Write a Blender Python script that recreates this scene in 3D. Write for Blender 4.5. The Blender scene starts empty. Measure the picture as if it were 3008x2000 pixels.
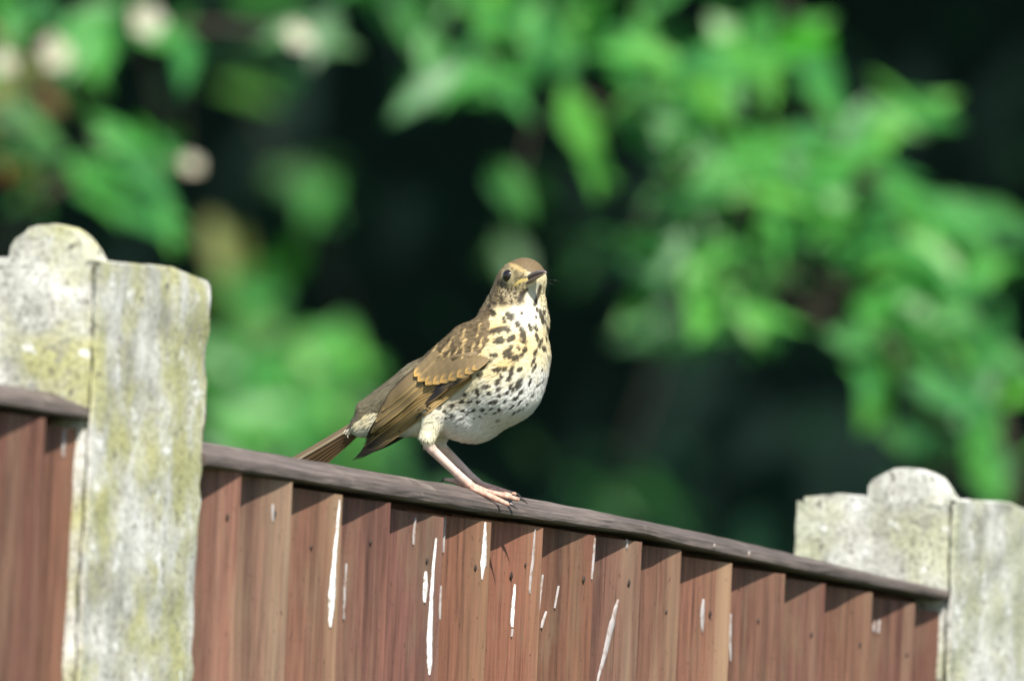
import bpy, math, random
import numpy as np
from mathutils import Vector, Matrix, noise
from mathutils.bvhtree import BVHTree

random.seed(7)
rng = np.random.default_rng(7)
scene = bpy.context.scene
COL = scene.collection

# ------------------------------------------------------------------ camera
LENS, SENSOR, WPX = 388.8, 23.7, 3008.0
FPX = LENS / SENSOR * WPX
PITCH, ROLL, Z0 = math.radians(4.0), math.radians(2.5), 10.5
CAMZ = 1.166
C0 = np.array([0, 0, CAMZ])
Fw = np.array([0, math.cos(PITCH), math.sin(PITCH)])
_u = np.array([0, -math.sin(PITCH), math.cos(PITCH)])
_r = np.array([1.0, 0, 0])
Rt = math.cos(ROLL) * _r + math.sin(ROLL) * _u
Up = -math.sin(ROLL) * _r + math.cos(ROLL) * _u
cd = bpy.data.cameras.new('camera')
cam = bpy.data.objects.new('camera', cd)
COL.objects.link(cam)
cd.lens, cd.sensor_width, cd.sensor_fit = LENS, SENSOR, 'HORIZONTAL'
cd.clip_start, cd.clip_end = 0.1, 3000
m = Matrix.Identity(4)
for i, ax in enumerate((Rt, Up, -Fw)):
    for j in range(3):
        m[j][i] = ax[j]
m.translation = Vector(C0)
cam.matrix_world = m
cd.dof.use_dof = True
cd.dof.focus_distance = 10.60
cd.dof.aperture_fstop = 6.9
cd.dof.aperture_blades = 0
scene.camera = cam

# ------------------------------------------------------------------ sky, sun, exposure
SUN_EL = math.radians(50)
SUN_H = (0.309, -0.951)
sun_dir = Vector((SUN_H[0] * math.cos(SUN_EL), SUN_H[1] * math.cos(SUN_EL), math.sin(SUN_EL)))
w = bpy.data.worlds.new('World')
scene.world = w
w.use_nodes = True
nt = w.node_tree
bg = nt.nodes['Background']
sk = nt.nodes.new('ShaderNodeTexSky')
sk.sky_type = 'NISHITA'
sk.sun_disc = False
sk.sun_elevation = SUN_EL
sk.sun_rotation = math.atan2(SUN_H[0], SUN_H[1])
nt.links.new(sk.outputs[0], bg.inputs[0])
bg.inputs[1].default_value = 0.09
sl = bpy.data.lights.new('sun', 'SUN')
sl.energy = 5.0
sl.angle = math.radians(0.53)
sl.color = (1.0, 0.95, 0.86)
so = bpy.data.objects.new('sun', sl)
COL.objects.link(so)
so.rotation_euler = sun_dir.to_track_quat('Z', 'Y').to_euler()
so.location = (5, -8, 12)
vs = scene.view_settings
vs.view_transform = 'Standard'
vs.look = 'None'
vs.exposure = 1.05
vs.gamma = 1
vs.use_curve_mapping = False
scene.cycles.max_bounces = 8
scene.cycles.use_denoising = True

# ------------------------------------------------------------------ helpers
def ray(px, py):
    return Fw + (px - 1504) / FPX * Rt + (1000 - py) / FPX * Up
def at(px, py, D):
    return C0 + D * ray(px, py)

TH = math.radians(22)
dv = np.array([math.sin(TH), math.cos(TH), 0])       # along the fence, away to the right
nv = np.array([-math.cos(TH), math.sin(TH), 0])      # behind the fence
P0 = at(1400, 1485, Z0)                              # front edge of the capping below the bird
def on_fence(px, py, n=0.0):
    """(s, z) where the view through a picture point meets the fence plane set back by n"""
    r = ray(px, py)
    k = ((P0 + n * nv - C0) @ nv) / (r @ nv)
    Q = C0 + k * r - P0
    return Q @ dv, (C0 + k * r)[2]
def fp(s, n, z):
    p = P0 + s * dv + n * nv
    return (p[0], p[1], z)

def mesh_obj(name, verts, faces, mat, parent=None, smooth=True, cols=None, link=True):
    me = bpy.data.meshes.new(name)
    me.from_pydata([tuple(v) for v in verts], [], faces)
    me.update()
    if mat is not None:
        me.materials.append(mat)
    if smooth:
        me.polygons.foreach_set('use_smooth', [True] * len(me.polygons))
    if cols is not None:
        a = me.color_attributes.new('Col', 'FLOAT_COLOR', 'POINT')
        c = np.ones((len(verts), 4), np.float32)
        c[:, :3] = cols
        a.data.foreach_set('color', c.ravel())
    o = bpy.data.objects.new(name, me)
    if link:
        COL.objects.link(o)
    if parent is not None:
        o.parent = parent
    return o
def empty(name, loc, label, cat, group=None):
    o = bpy.data.objects.new(name, None)
    COL.objects.link(o)
    o.location = loc
    o['label'], o['category'] = label, cat
    if group:
        o['group'] = group
    return o
def loc_of(o):
    return np.array(o.location)

def material(name):
    mt = bpy.data.materials.new(name)
    mt.use_nodes = True
    n = mt.node_tree
    return mt, n, n.nodes['Principled BSDF']
def N(nt, typ, **kw):
    nd = nt.nodes.new(typ)
    for k, v in kw.items():
        if k in nd.inputs.keys() if not k.startswith('_') else False:
            nd.inputs[k].default_value = v
        else:
            setattr(nd, k.lstrip('_'), v)
    return nd
def ramp(nt, fac, stops):
    r = nt.nodes.new('ShaderNodeValToRGB')
    e = r.color_ramp.elements
    while len(e) < len(stops):
        e.new(0.5)
    for q, (p, c) in zip(e, stops):
        q.position = p
        q.color = (*c, 1) if len(c) == 3 else c
    nt.links.new(fac, r.inputs[0])
    return r.outputs[0]
def mix(nt, fac, a, b, blend='MIX'):
    x = nt.nodes.new('ShaderNodeMix')
    x.data_type = 'RGBA'
    x.blend_type = blend
    for sock, v in ((x.inputs[0], fac), (x.inputs[6], a), (x.inputs[7], b)):
        if hasattr(v, 'node'):
            nt.links.new(v, sock)
        elif isinstance(v, (int, float)):
            sock.default_value = v
        else:
            sock.default_value = (*v, 1)
    return x.outputs[2]
def coords(nt, scale=(1, 1, 1), kind='Object', add_random=False):
    tc = nt.nodes.new('ShaderNodeTexCoord')
    mp = nt.nodes.new('ShaderNodeMapping')
    mp.inputs['Scale'].default_value = scale
    nt.links.new(tc.outputs[kind], mp.inputs[0])
    if add_random:
        oi = nt.nodes.new('ShaderNodeObjectInfo')
        mu = nt.nodes.new('ShaderNodeMath')
        mu.operation = 'MULTIPLY'
        mu.inputs[1].default_value = 37.0
        nt.links.new(oi.outputs['Random'], mu.inputs[0])
        nt.links.new(mu.outputs[0], mp.inputs['Location'])
    return mp.outputs[0]
def noise_tex(nt, vec, scale, detail=4, rough=0.55):
    t = nt.nodes.new('ShaderNodeTexNoise')
    t.inputs['Scale'].default_value = scale
    t.inputs['Detail'].default_value = detail
    t.inputs['Roughness'].default_value = rough
    nt.links.new(vec, t.inputs['Vector'])
    return t.outputs[0]
def bump(nt, height, strength, dist, bsdf):
    b = nt.nodes.new('ShaderNodeBump')
    b.inputs['Strength'].default_value = strength
    b.inputs['Distance'].default_value = dist
    nt.links.new(height, b.inputs['Height'])
    nt.links.new(b.outputs[0], bsdf.inputs['Normal'])

# ------------------------------------------------------------------ materials
def wood_material(name, dark, mid, pale, wear):
    mt, n, b = material(name)
    v = coords(n, (1, 1, 1), add_random=True)
    vs_ = coords(n, (34, 34, 2.0), add_random=True)
    vf = coords(n, (230, 230, 13), add_random=True)
    vh = coords(n, (6, 6, 420), add_random=True)
    big = noise_tex(n, vs_, 1.0, 5, 0.6)
    fine = noise_tex(n, vf, 1.0, 4, 0.7)
    saw = noise_tex(n, vh, 1.0, 2, 0.5)
    c = ramp(n, big, [(0.30, dark), (0.50, mid), (0.66, mid), (0.66 + wear, pale)])
    g = ramp(n, fine, [(0.28, (0.46, 0.44, 0.43)), (0.5, (0.97, 0.97, 0.97)), (0.75, (1.36, 1.34, 1.3))])
    c = mix(n, 1.0, c, g, 'MULTIPLY')
    h = ramp(n, saw, [(0.40, (0.72, 0.72, 0.72)), (0.52, (1, 1, 1))])
    c = mix(n, 0.07, c, h, 'MULTIPLY')
    # worn strips where the stain has gone, long in the grain
    vw = coords(n, (30, 30, 1.5), add_random=True)
    wn = noise_tex(n, vw, 1.0, 3, 0.5)
    wm = ramp(n, wn, [(0.60, (0, 0, 0)), (0.66, (0.45, 0.45, 0.45)), (0.76, (0.85, 0.85, 0.85))])
    wg = ramp(n, fine, [(0.35, (0.25, 0.25, 0.25)), (0.6, (1, 1, 1))])
    c = mix(n, mix(n, 1.0, wm, wg, 'MULTIPLY'), c, pale)
    # paler, bare wood along some of the exposed edges
    va = n.nodes.new('ShaderNodeVertexColor')
    va.layer_name = 'Col'
    oi = n.nodes.new('ShaderNodeObjectInfo')
    eg = ramp(n, va.outputs[0], [(0.60, (0, 0, 0)), (0.97, (1, 1, 1))])
    en = ramp(n, noise_tex(n, coords(n, (40, 40, 2.5), add_random=True), 1.0, 4, .6), [(0.42, (0, 0, 0)), (0.60, (1, 1, 1))])
    em = mix(n, 1.0, mix(n, 1.0, eg, en, 'MULTIPLY'), oi.outputs['Alpha'], 'MULTIPLY')
    c = mix(n, em, c, pale)
    c = mix(n, 1.0, c, oi.outputs['Color'], 'MULTIPLY')
    # each board its own tone
    t = ramp(n, oi.outputs['Random'], [(0, (0.86, 0.84, 0.83)), (0.5, (1, 1, 1)), (1, (1.14, 1.12, 1.08))])
    c = mix(n, 1.0, c, t, 'MULTIPLY')
    # grey-green weathering in blotches
    vb = coords(n, (1, 1, 0.4), add_random=True)
    bl = noise_tex(n, vb, 26, 5, 0.65)
    bm = ramp(n, bl, [(0.50, (0, 0, 0)), (0.72, (0.6, 0.6, 0.6))])
    c = mix(n, bm, c, (0.155, 0.115, 0.07))
    ck = noise_tex(n, coords(n, (520, 520, 7), add_random=True), 1.0, 3, .6)
    c = mix(n, ramp(n, ck, [(0.27, (.75, .75, .75)), (0.36, (0, 0, 0))]), c, (0.03, 0.017, 0.013))
    sp_ = noise_tex(n, coords(n, (1, 1, .45), add_random=True), 330, 3, .6)
    c = mix(n, ramp(n, sp_, [(0.27, (.7, .7, .7)), (0.35, (0, 0, 0))]), c, (0.035, 0.02, 0.015))
    n.links.new(c, b.inputs['Base Color'])
    b.inputs['Roughness'].default_value = 0.78
    b.inputs['Specular IOR Level'].default_value = 0.25
    bump(n, mix(n, 0.15, fine, saw), 0.5, 0.0008, b)
    return mt
M_board = wood_material('stained_wood', (0.075, 0.035, 0.025), (0.152, 0.072, 0.050), (0.27, 0.185, 0.12), 0.16)

def rail_material():
    mt, n, b = material('weathered_capping_wood')
    # grain runs along the rail: object axes are aligned with the fence
    v1 = coords(n, (4, 130, 130))
    v2 = coords(n, (22, 420, 420))
    v = coords(n)
    a = noise_tex(n, v1, 1.0, 5, 0.65)
    f = noise_tex(n, v2, 1.0, 4, 0.7)
    c = ramp(n, a, [(0.28, (0.050, 0.039, 0.034)), (0.5, (0.100, 0.080, 0.070)), (0.74, (0.18, 0.15, 0.135))])
    g = ramp(n, f, [(0.3, (0.4, 0.4, 0.4)), (0.55, (1, 1, 1)), (0.75, (1.5, 1.45, 1.4))])
    c = mix(n, 1.0, c, g, 'MULTIPLY')
    bl = noise_tex(n, v, 45, 4, 0.6)
    c = mix(n, ramp(n, bl, [(0.60, (0, 0, 0)), (0.74, (0.5, 0.5, 0.5))]), c, (0.27, 0.235, 0.19))
    n.links.new(c, b.inputs['Base Color'])
    b.inputs['Roughness'].default_value = 0.7
    b.inputs['Specular IOR Level'].default_value = 0.3
    bump(n, f, 0.6, 0.0008, b)
    return mt
M_rail = rail_material()

def plain(name, col, rough=0.6, spec=0.3):
    mt, n, b = material(name)
    v = coords(n)
    t = noise_tex(n, v, 220, 3)
    g = ramp(n, t, [(0.3, (0.7, 0.7, 0.7)), (0.7, (1.2, 1.2, 1.2))])
    n.links.new(mix(n, 1.0, col, g, 'MULTIPLY'), b.inputs['Base Color'])
    b.inputs['Roughness'].default_value = rough
    b.inputs['Specular IOR Level'].default_value = spec
    return mt
M_batten = plain('rough_batten_wood', (0.11, 0.05, 0.035), 0.8)
M_nail = plain('rusty_nail', (0.03, 0.022, 0.018), 0.6)
def dropping_material(name, col, stain):
    mt, n, b = material(name)
    v = coords(n, (1, 1, 0.5))
    t = noise_tex(n, v, 260, 4, 0.65)
    n.links.new(ramp(n, t, [(0.34, stain), (0.5, col), (0.75, tuple(min(.9, q * 1.1) for q in col))]), b.inputs['Base Color'])
    b.inputs['Roughness'].default_value = 0.75
    bump(n, t, 0.5, 0.0006, b)
    return mt
M_drop = dropping_material('dried_dropping', (0.62, 0.63, 0.63), (0.26, 0.22, 0.19))
M_drop2 = dropping_material('faded_dropping', (0.27, 0.25, 0.245), (0.16, 0.105, 0.08))

def concrete_material(name, yellow, lichen_amt):
    mt, n, b = material(name)
    v = coords(n)
    vstr = coords(n, (1, 1, 0.85))
    a = noise_tex(n, vstr, 26, 6, 0.62)
    s = noise_tex(n, v, 320, 4, 0.65)
    mid = noise_tex(n, v, 62, 5, 0.65)
    c = ramp(n, a, [(0.28, (0.20, 0.20, 0.17)), (0.44, (0.36, 0.36, 0.32)), (0.58, (0.47, 0.47, 0.435)), (0.76, (0.60, 0.60, 0.57))])
    ly = noise_tex(n, vstr, 17, 5, 0.6)
    c = mix(n, ramp(n, ly, [(0.44, (0, 0, 0)), (0.60, (lichen_amt,) * 3)]), c, yellow)
    c = mix(n, ramp(n, mid, [(0.60, (0, 0, 0)), (0.68, (0.8, 0.8, 0.8))]), c, (0.66, 0.67, 0.65))
    c = mix(n, ramp(n, mid, [(0.30, (0.75, 0.75, 0.75)), (0.40, (0, 0, 0))]), c, (0.20, 0.20, 0.165))
    g = ramp(n, s, [(0.3, (0.45, 0.45, 0.45)), (0.5, (1, 1, 1)), (0.75, (1.25, 1.25, 1.25))])
    c = mix(n, 1.0, c, g, 'MULTIPLY')
    pit = noise_tex(n, v, 150, 2, 0.5)
    c = mix(n, ramp(n, pit, [(0.28, (.85, .85, .85)), (0.36, (0, 0, 0))]), c, (0.09, 0.085, 0.07))
    n.links.new(c, b.inputs['Base Color'])
    b.inputs['Roughness'].default_value = 0.9
    b.inputs['Specular IOR Level'].default_value = 0.2
    bump(n, mix(n, 0.5, s, mid), 0.7, 0.002, b)
    return mt
M_conA = concrete_material('lichen_concrete', (0.33, 0.325, 0.13), 0.8)
M_conB = concrete_material('pale_concrete', (0.33, 0.34, 0.20), 0.6)

def leaf_material(name, col, trans, rough=0.42, spec=0.5, var=0.35):
    mt, n, b = material(name)
    oi = n.nodes.new('ShaderNodeObjectInfo')
    geo = n.nodes.new('ShaderNodeNewGeometry')
    v = coords(n)
    t = noise_tex(n, v, 9, 3)
    rv = n.nodes.new('ShaderNodeMath')
    rv.operation = 'ADD'
    n.links.new(oi.outputs['Random'], rv.inputs[0])
    n.links.new(geo.outputs['Random Per Island'], rv.inputs[1])
    fr = n.nodes.new('ShaderNodeMath')
    fr.operation = 'FRACT'
    n.links.new(rv.outputs[0], fr.inputs[0])
    g = ramp(n, fr.outputs[0], [(0, (1 - var * 1.3, 1 - var, 1 - var * .5)), (0.5, (1, 1, 1)), (0.8, (1 + var, 1 + var * .6, 1 + var * .2)), (1, (1 + var * 2.6, 1 + var * 1.1, 1 - var * .3))])
    c = mix(n, 1.0, col, g, 'MULTIPLY')
    c = mix(n, 0.5, c, ramp(n, t, [(0.3, (0.6, 0.6, 0.6)), (0.7, (1.3, 1.3, 1.3))]), 'MULTIPLY')
    n.links.new(c, b.inputs['Base Color'])
    b.inputs['Roughness'].default_value = rough
    b.inputs['Specular IOR Level'].default_value = spec
    tr = n.nodes.new('ShaderNodeBsdfTranslucent')
    tc = mix(n, 1.0, c, trans, 'MULTIPLY')
    n.links.new(tc, tr.inputs[0])
    ad = n.nodes.new('ShaderNodeAddShader')
    n.links.new(b.outputs[0], ad.inputs[0])
    n.links.new(tr.outputs[0], ad.inputs[1])
    out = n.nodes['Material Output']
    n.links.new(ad.outputs[0], out.inputs[0])
    return mt
M_leaf = leaf_material('bright_green_leaf', (0.030, 0.128, 0.026), (1.1, 1.6, 0.35), 0.42, 0.22)
M_leaf2 = leaf_material('mid_green_leaf', (0.018, 0.072, 0.018), (1.0, 1.5, 0.3), 0.45, 0.2)
M_leaf_y = leaf_material('yellowing_leaf', (0.060, 0.074, 0.013), (1.0, 1.1, 0.4), .6, .2)
M_leaf_o = leaf_material('young_orange_leaf', (0.085, 0.050, 0.022), (1.0, 0.8, 0.4), .6, .2)
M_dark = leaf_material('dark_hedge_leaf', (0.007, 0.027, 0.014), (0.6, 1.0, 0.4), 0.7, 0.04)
M_shade_leaf = leaf_material('added_shade_leaf', (0.040, 0.085, 0.030), (0.6, 1.0, 0.4), 0.5, 0.3)  # leaves of the added tree that shades the hedge
M_petal = leaf_material('white_petal', (0.30, 0.29, 0.22), (0.5, 0.5, 0.4), 0.6, 0.2, 0.08)
M_bark = plain('bark', (0.036, 0.030, 0.020), 0.85)
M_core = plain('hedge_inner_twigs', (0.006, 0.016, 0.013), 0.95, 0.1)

def ground_material():
    mt, n, b = material('lawn')
    v = coords(n)
    t = noise_tex(n, v, 3, 6)
    u = noise_tex(n, v, 60, 5)
    c = ramp(n, t, [(0.3, (0.035, 0.06, 0.018)), (0.7, (0.07, 0.10, 0.03))])
    c = mix(n, 1.0, c, ramp(n, u, [(0.3, (0.5, 0.5, 0.5)), (0.7, (1.3, 1.3, 1.3))]), 'MULTIPLY')
    n.links.new(c, b.inputs['Base Color'])
    b.inputs['Roughness'].default_value = 0.9
    bump(n, u, 0.6, 0.03, b)
    return mt
M_ground = ground_material()

def feather_material(name, rough=0.6, sheen=0.25):
    mt, n, b = material(name)
    a = n.nodes.new('ShaderNodeVertexColor')
    a.layer_name = 'Col'
    n.links.new(a.outputs[0], b.inputs['Base Color'])
    b.inputs['Roughness'].default_value = rough
    b.inputs['Specular IOR Level'].default_value = 0.25
    return mt
M_plume = feather_material('plumage', 0.65)
M_vane = feather_material('flight_feather', 0.48)
def gloss(name, col, rough, spec=0.5):
    mt, n, b = material(name)
    v = coords(n)
    t = noise_tex(n, v, 500, 3)
    n.links.new(mix(n, 1.0, col, ramp(n, t, [(0.3, (0.75,) * 3), (0.7, (1.25,) * 3)]), 'MULTIPLY'), b.inputs['Base Color'])
    b.inputs['Roughness'].default_value = rough
    b.inputs['Specular IOR Level'].default_value = spec
    return mt
M_eye = gloss('dark_brown_eye', (0.010, 0.007, 0.006), 0.06, 0.6)
M_bill_u = gloss('bill_horn', (0.105, 0.085, 0.078), 0.42)
M_bill_l = gloss('bill_pale_horn', (0.16, 0.11, 0.085), 0.4)
M_claw = gloss('claw_horn', (0.04, 0.032, 0.028), 0.3)

# ------------------------------------------------------------------ ground
S = 900
gv, gf = [], []
gn = 40
for i in range(gn + 1):
    for j in range(gn + 1):
        x = -S + 2 * S * i / gn
        y = -S + 2 * S * j / gn
        gv.append((x, y, 0.0))
for i in range(gn):
    for j in range(gn):
        q = i * (gn + 1) + j
        gf.append((q, q + gn + 1, q + gn + 2, q + 1))
g = mesh_obj('ground', gv, gf, M_ground)
g['kind'] = 'structure'

# ------------------------------------------------------------------ concrete posts
def post(name, corner_px, corner_py, n_front, hump, lean, label, mat, cat='fence post'):
    """Square concrete post with a rounded rib along its top behind the front corner.
    corner = picture point of the top of its near front corner."""
    s0, ztop = on_fence(corner_px, corner_py, n_front)
    base = fp(s0, n_front, 0.0)
    o = empty(name, base, label, cat, 'concrete fence posts')
    dep, wid = 0.115, 0.182
    hw, hh = hump
    # profile across the post (n): height above ztop
    prof = [(0.0012, -0.008), (0.0012, -0.001), (0.004, 0.0)]
    K = 12
    for k in range(K + 1):
        a = math.pi * k / K
        prof.append((0.010 + hw * 0.5 * (1 - math.cos(a)), hh * math.sin(a) ** 0.75))
    prof += [(hw + 0.016, 0.001), (0.085, 0.002), (dep - 0.004, 0.0), (dep - 0.0012, -0.008)]
    # along the post (s): the far part of the front turns in a little and its top is chipped
    ss = np.array([0, .009, .018, .026, .034, .05, .066, .082, .1, .12, .14, .16, wid])
    zs = np.linspace(-0.45, 0, 46)
    vid, verts, faces = {}, [], []
    def add(s, n, z):
        fr = max(0.0, s - 0.115) * 0.10
        if s == 0.0 and 0.0031 < n < 0.0063 and z < -0.002:
            s = 0.004      # shallow groove behind the front arris
        sink = -0.055 * min(s, 0.10) + 0.03 * max(0.0, s - 0.12)
        zz = z - sink * max(0.0, 1 + min(0.0, z) / 0.12)
        p = Vector((s * 40, n * 40, zz * 40 + corner_px))
        dsp = 0.0018 * noise.noise(p) + 0.0016 * noise.noise(p * 3.1) + 0.0010 * noise.noise(p * 7.3)
        P = (s + dsp, n + fr + dsp * 1.5 + 0.0009 * noise.noise(p * 6), zz + dsp * 0.6)
        return P
    # ring of side points around, per level
    ring = [(s, 0.0) for s in ss] + [(wid, n) for n in np.linspace(0, dep, 9)[1:]] + \
           [(s, dep) for s in ss[::-1][1:]] + [(0.0, n) for n in list(np.linspace(dep, 0.014, 14)[1:]) + [0.0066, 0.0060, 0.0034, 0.0028]]
    lev = list(np.concatenate([[-ztop, -1.0], zs[:-1]])) + [-0.003]
    R = len(ring)
    for z in lev:
        for s, n in ring:
            verts.append(add(s, n, z))
    for a in range(len(lev) - 1):
        for b in range(R):
            c = (b + 1) % R
            faces.append((a * R + b, a * R + c, (a + 1) * R + c, (a + 1) * R + b))
    # top: profile swept along s
    t0 = len(verts)
    for s in ss:
        rib = 1.0 if s < 0.020 else (0.6 if s < 0.034 else 0.0)
        for n, h in prof:
            verts.append(add(s, n, h * rib if h > 0 else h))
    Pn = len(prof)
    for a in range(len(ss) - 1):
        for b in range(Pn - 1):
            faces.append((t0 + a * Pn + b, t0 + (a + 1) * Pn + b, t0 + (a + 1) * Pn + b + 1, t0 + a * Pn + b + 1))
    # end caps: join the profile to the level below
    for a, flip in ((0, False), (len(ss) - 1, True)):
        lo = len(verts)
        for n, h in prof:
            verts.append(add(ss[a], n, -0.004))
        for b in range(Pn - 1):
            q = (t0 + a * Pn + b, t0 + a * Pn + b + 1, lo + b + 1, lo + b)
            faces.append(q[::-1] if flip else q)
    T = Matrix(((dv[0], nv[0], 0), (dv[1], nv[1], 0), (0, 0, 1)))
    out = []
    for s, n, z in verts:
        zz = z + ztop
        k = (ztop - zz)
        q = T @ Vector((s - lean[0] * k, n - lean[1] * k, zz))
        out.append(q)
    body = mesh_obj('shaft', out, faces, mat, o)
    body.data.set_sharp_from_angle(angle=math.radians(38))
    return o
pA = post('concrete_post', 300, 765, -0.003, (0.050, 0.021), (0.020, 0.0), 'lichen-stained concrete post with rounded rib, nearest the camera at far left', M_conA)
pB = post('concrete_post', 2812, 1466, -0.003, (0.054, 0.020), (0.0, 0.0), 'pale grey concrete post with rounded rib at the far right end of the panel', M_conB)

# ------------------------------------------------------------------ fence panels
class Panel:
    pass
def build_panel(label, rail_top, rail_bot, edges, tops, s_start, s_end):
    pan = empty('fence_panel', fp(0.5 * (s_start + s_end), 0.02, 0.0), label, 'fence panel', 'brown feather-edge fence panels')
    L = loc_of(pan)
    T = np.array([[dv[0], nv[0], 0], [dv[1], nv[1], 0], [0, 0, 1]])
    # --- capping rail, in fence-aligned axes so the grain runs along it
    bs = np.array([on_fence(x, y, 0.0) for x, y in rail_bot])
    ts = np.array([on_fence(x, y, 0.020) for x, y in rail_top])
    K = 70
    ss = np.linspace(s_start, s_end, K)
    verts, faces = [], []
    for s in ss:
        zb = np.interp(s, bs[:, 0], bs[:, 1])
        zr = max(np.interp(s, ts[:, 0], ts[:, 1]), zb + 0.0085)
        face = 0.0062 + 0.0006 * noise.noise(Vector((s * 9, 3, 1)))
        prof = [(0.0020, zb), (0.0, zb + 0.0012), (0.0, zb + face * 0.6), (0.0006, zb + face)]
        for q in (0.15, 0.35, 0.55, 0.75, 0.92):
            prof.append((0.0006 + 0.020 * q, zb + face + (zr - zb - face) * q))
        prof += [(0.024, zr), (0.040, zr - 0.001), (0.056, zr - 0.006), (0.060, zr - 0.010), (0.060, zb + 0.001), (0.045, zb), (0.022, zb)]
        for n, z in prof:
            v = Vector((s * 30, n * 300, z * 300))
            j = 0.0006 * noise.noise(v) + 0.0003 * noise.noise(v * 3.3)
            verts.append((s - s_start, n + j, z + j))
    P = len(prof)
    for a in range(K - 1):
        for b in range(P):
            c = (b + 1) % P
            faces.append((a * P + b, (a + 1) * P + b, (a + 1) * P + c, a * P + c))
    faces.append(tuple(range(P)))
    faces.append(tuple((K - 1) * P + b for b in range(P))[::-1])
    rail = mesh_obj('capping_rail', verts, faces, M_rail, pan, smooth=False)
    mw = Matrix(((dv[0], nv[0], 0, 0), (dv[1], nv[1], 0, 0), (0, 0, 1, 0), (0, 0, 0, 1)))
    A = np.array(fp(s_start, 0, 0)) - L
    mw.translation = Vector((A[0], A[1], 0))
    rail.matrix_local = mw
    rail_inv = mw.inverted()
    # --- horizontal battens behind the boards
    for q in range(3):
        bv_, bf_ = [], []
        for s_ in np.linspace(s_start, s_end, 12):
            ztp = float(np.interp(s_, bs[:, 0], bs[:, 1])) + 0.0008 - (0, 0.80, 1.52)[q]
            for n_, z_ in ((0.0245, ztp - 0.048), (0.0245, ztp), (0.052, ztp), (0.052, ztp - 0.048)):
                bv_.append(np.array(fp(s_, n_, z_)) - L)
        for a in range(11):
            for b in range(4):
                c = (b + 1) % 4
                bf_.append((a * 4 + b, a * 4 + c, a * 4 + 4 + c, a * 4 + 4 + b))
        bf_ += [(0, 1, 2, 3), (47, 46, 45, 44)]
        mesh_obj('batten', bv_, bf_, M_batten, pan, smooth=False)
    tints = [(1.15, 1.2, 1.25, .7), (1.15, 1.35, 1.35, .5), (1.08, 1.10, 1.04, .5), (.95, .92, .98, .25), (.85, .82, .92, .2), (1.15, 1.08, .95, .35), (1.12, 1.0, .92, .4), (1.05, 1.02, .92, .3),
             (.9, .92, .95, .8), (.95, .98, .95, .45), (1.0, .98, .95, .8), (1.0, .97, .96, .4), (.85, .82, .85, .5), (1.0, 1.0, .95, .55), (.82, .78, .8, .4), (.8, .78, .8, .2)]
    # --- boards: thick right edge proud, left edge tucked under its neighbour
    boards = []
    prev = s_start
    for i, (ex, ty) in enumerate(zip(edges, tops)):
        s1, z1 = on_fence(ex, ty, 0.0015)
        s0 = prev
        sl_ = max(s_start, s0 - 0.022) if i else s_start
        jn = random.uniform(-0.0012, 0.0012)
        nl, nr = 0.0160 + jn * 0.5, 0.0022 + jn
        z1 -= 0.0012
        tl = z1 + random.uniform(-0.001, 0.002)
        lean = random.uniform(-0.0035, 0.0035)
        rows = [0.03, 0.5, 1.0] + list(np.linspace(1.35, 1.0, 2))[:0] + list(np.linspace(1.35, min(z1, tl) - 0.002, 26)) + [None]
        colsN = 6
        verts, faces = [], []
        for side in (0, 1):
            for r in rows:
                for c in range(colsN + 1):
                    t = c / colsN
                    z = (tl + (z1 - tl) * t) if r is None else r
                    wob = 0.0006 * noise.noise(Vector((i * 7.3, z * 14, 0))) if c in (0, colsN) else 0
                    s = sl_ + (s1 - sl_) * t + wob + lean * (z - z1)
                    t2 = (s1 - s0)
                    base_n = nl + (nr - nl) * ((sl_ + (s1 - sl_) * t) - s0) / t2 if (s1 - s0) else nr
                    cup = 0.0007 * math.sin(math.pi * t) + 0.0005 * noise.noise(Vector((s * 25, z * 6, i)))
                    thick = 0.0025 + 0.0075 * t
                    verts.append(np.array(fp(s, base_n + cup + (thick if side else 0), z)) - L)
        Rn, Cn = len(rows), colsN + 1
        def idx(side, r, c):
            return side * Rn * Cn + r * Cn + c
        for r in range(Rn - 1):
            for c in range(colsN):
                faces.append((idx(0, r, c), idx(0, r, c + 1), idx(0, r + 1, c + 1), idx(0, r + 1, c)))
                faces.append((idx(1, r, c), idx(1, r + 1, c), idx(1, r + 1, c + 1), idx(1, r, c + 1)))
            for c in (0, colsN):
                q = (idx(0, r, c), idx(0, r + 1, c), idx(1, r + 1, c), idx(1, r, c))
                faces.append(q if c else q[::-1])
        for r in (0, Rn - 1):
            for c in range(colsN):
                q = (idx(0, r, c), idx(0, r, c + 1), idx(1, r, c + 1), idx(1, r, c))
                faces.append(q if r else q[::-1])
        across = np.tile(np.repeat(np.arange(colsN + 1)[None] / colsN, len(rows), 0).ravel(), 2)
        b = mesh_obj('board', verts, faces, M_board, pan, smooth=False, cols=np.stack([across] * 3, 1))
        b.color = tints[i % len(tints)]
        boards.append((s0, s1, nl, nr, b))
        prev = s1
    pan_info = Panel()
    pan_info.o, pan_info.boards, pan_info.L = pan, boards, L
    pan_info.rail = rail
    pan_info.rail_inv = rail_inv
    pan_info.bs, pan_info.ts = bs, ts
    return pan_info

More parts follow.
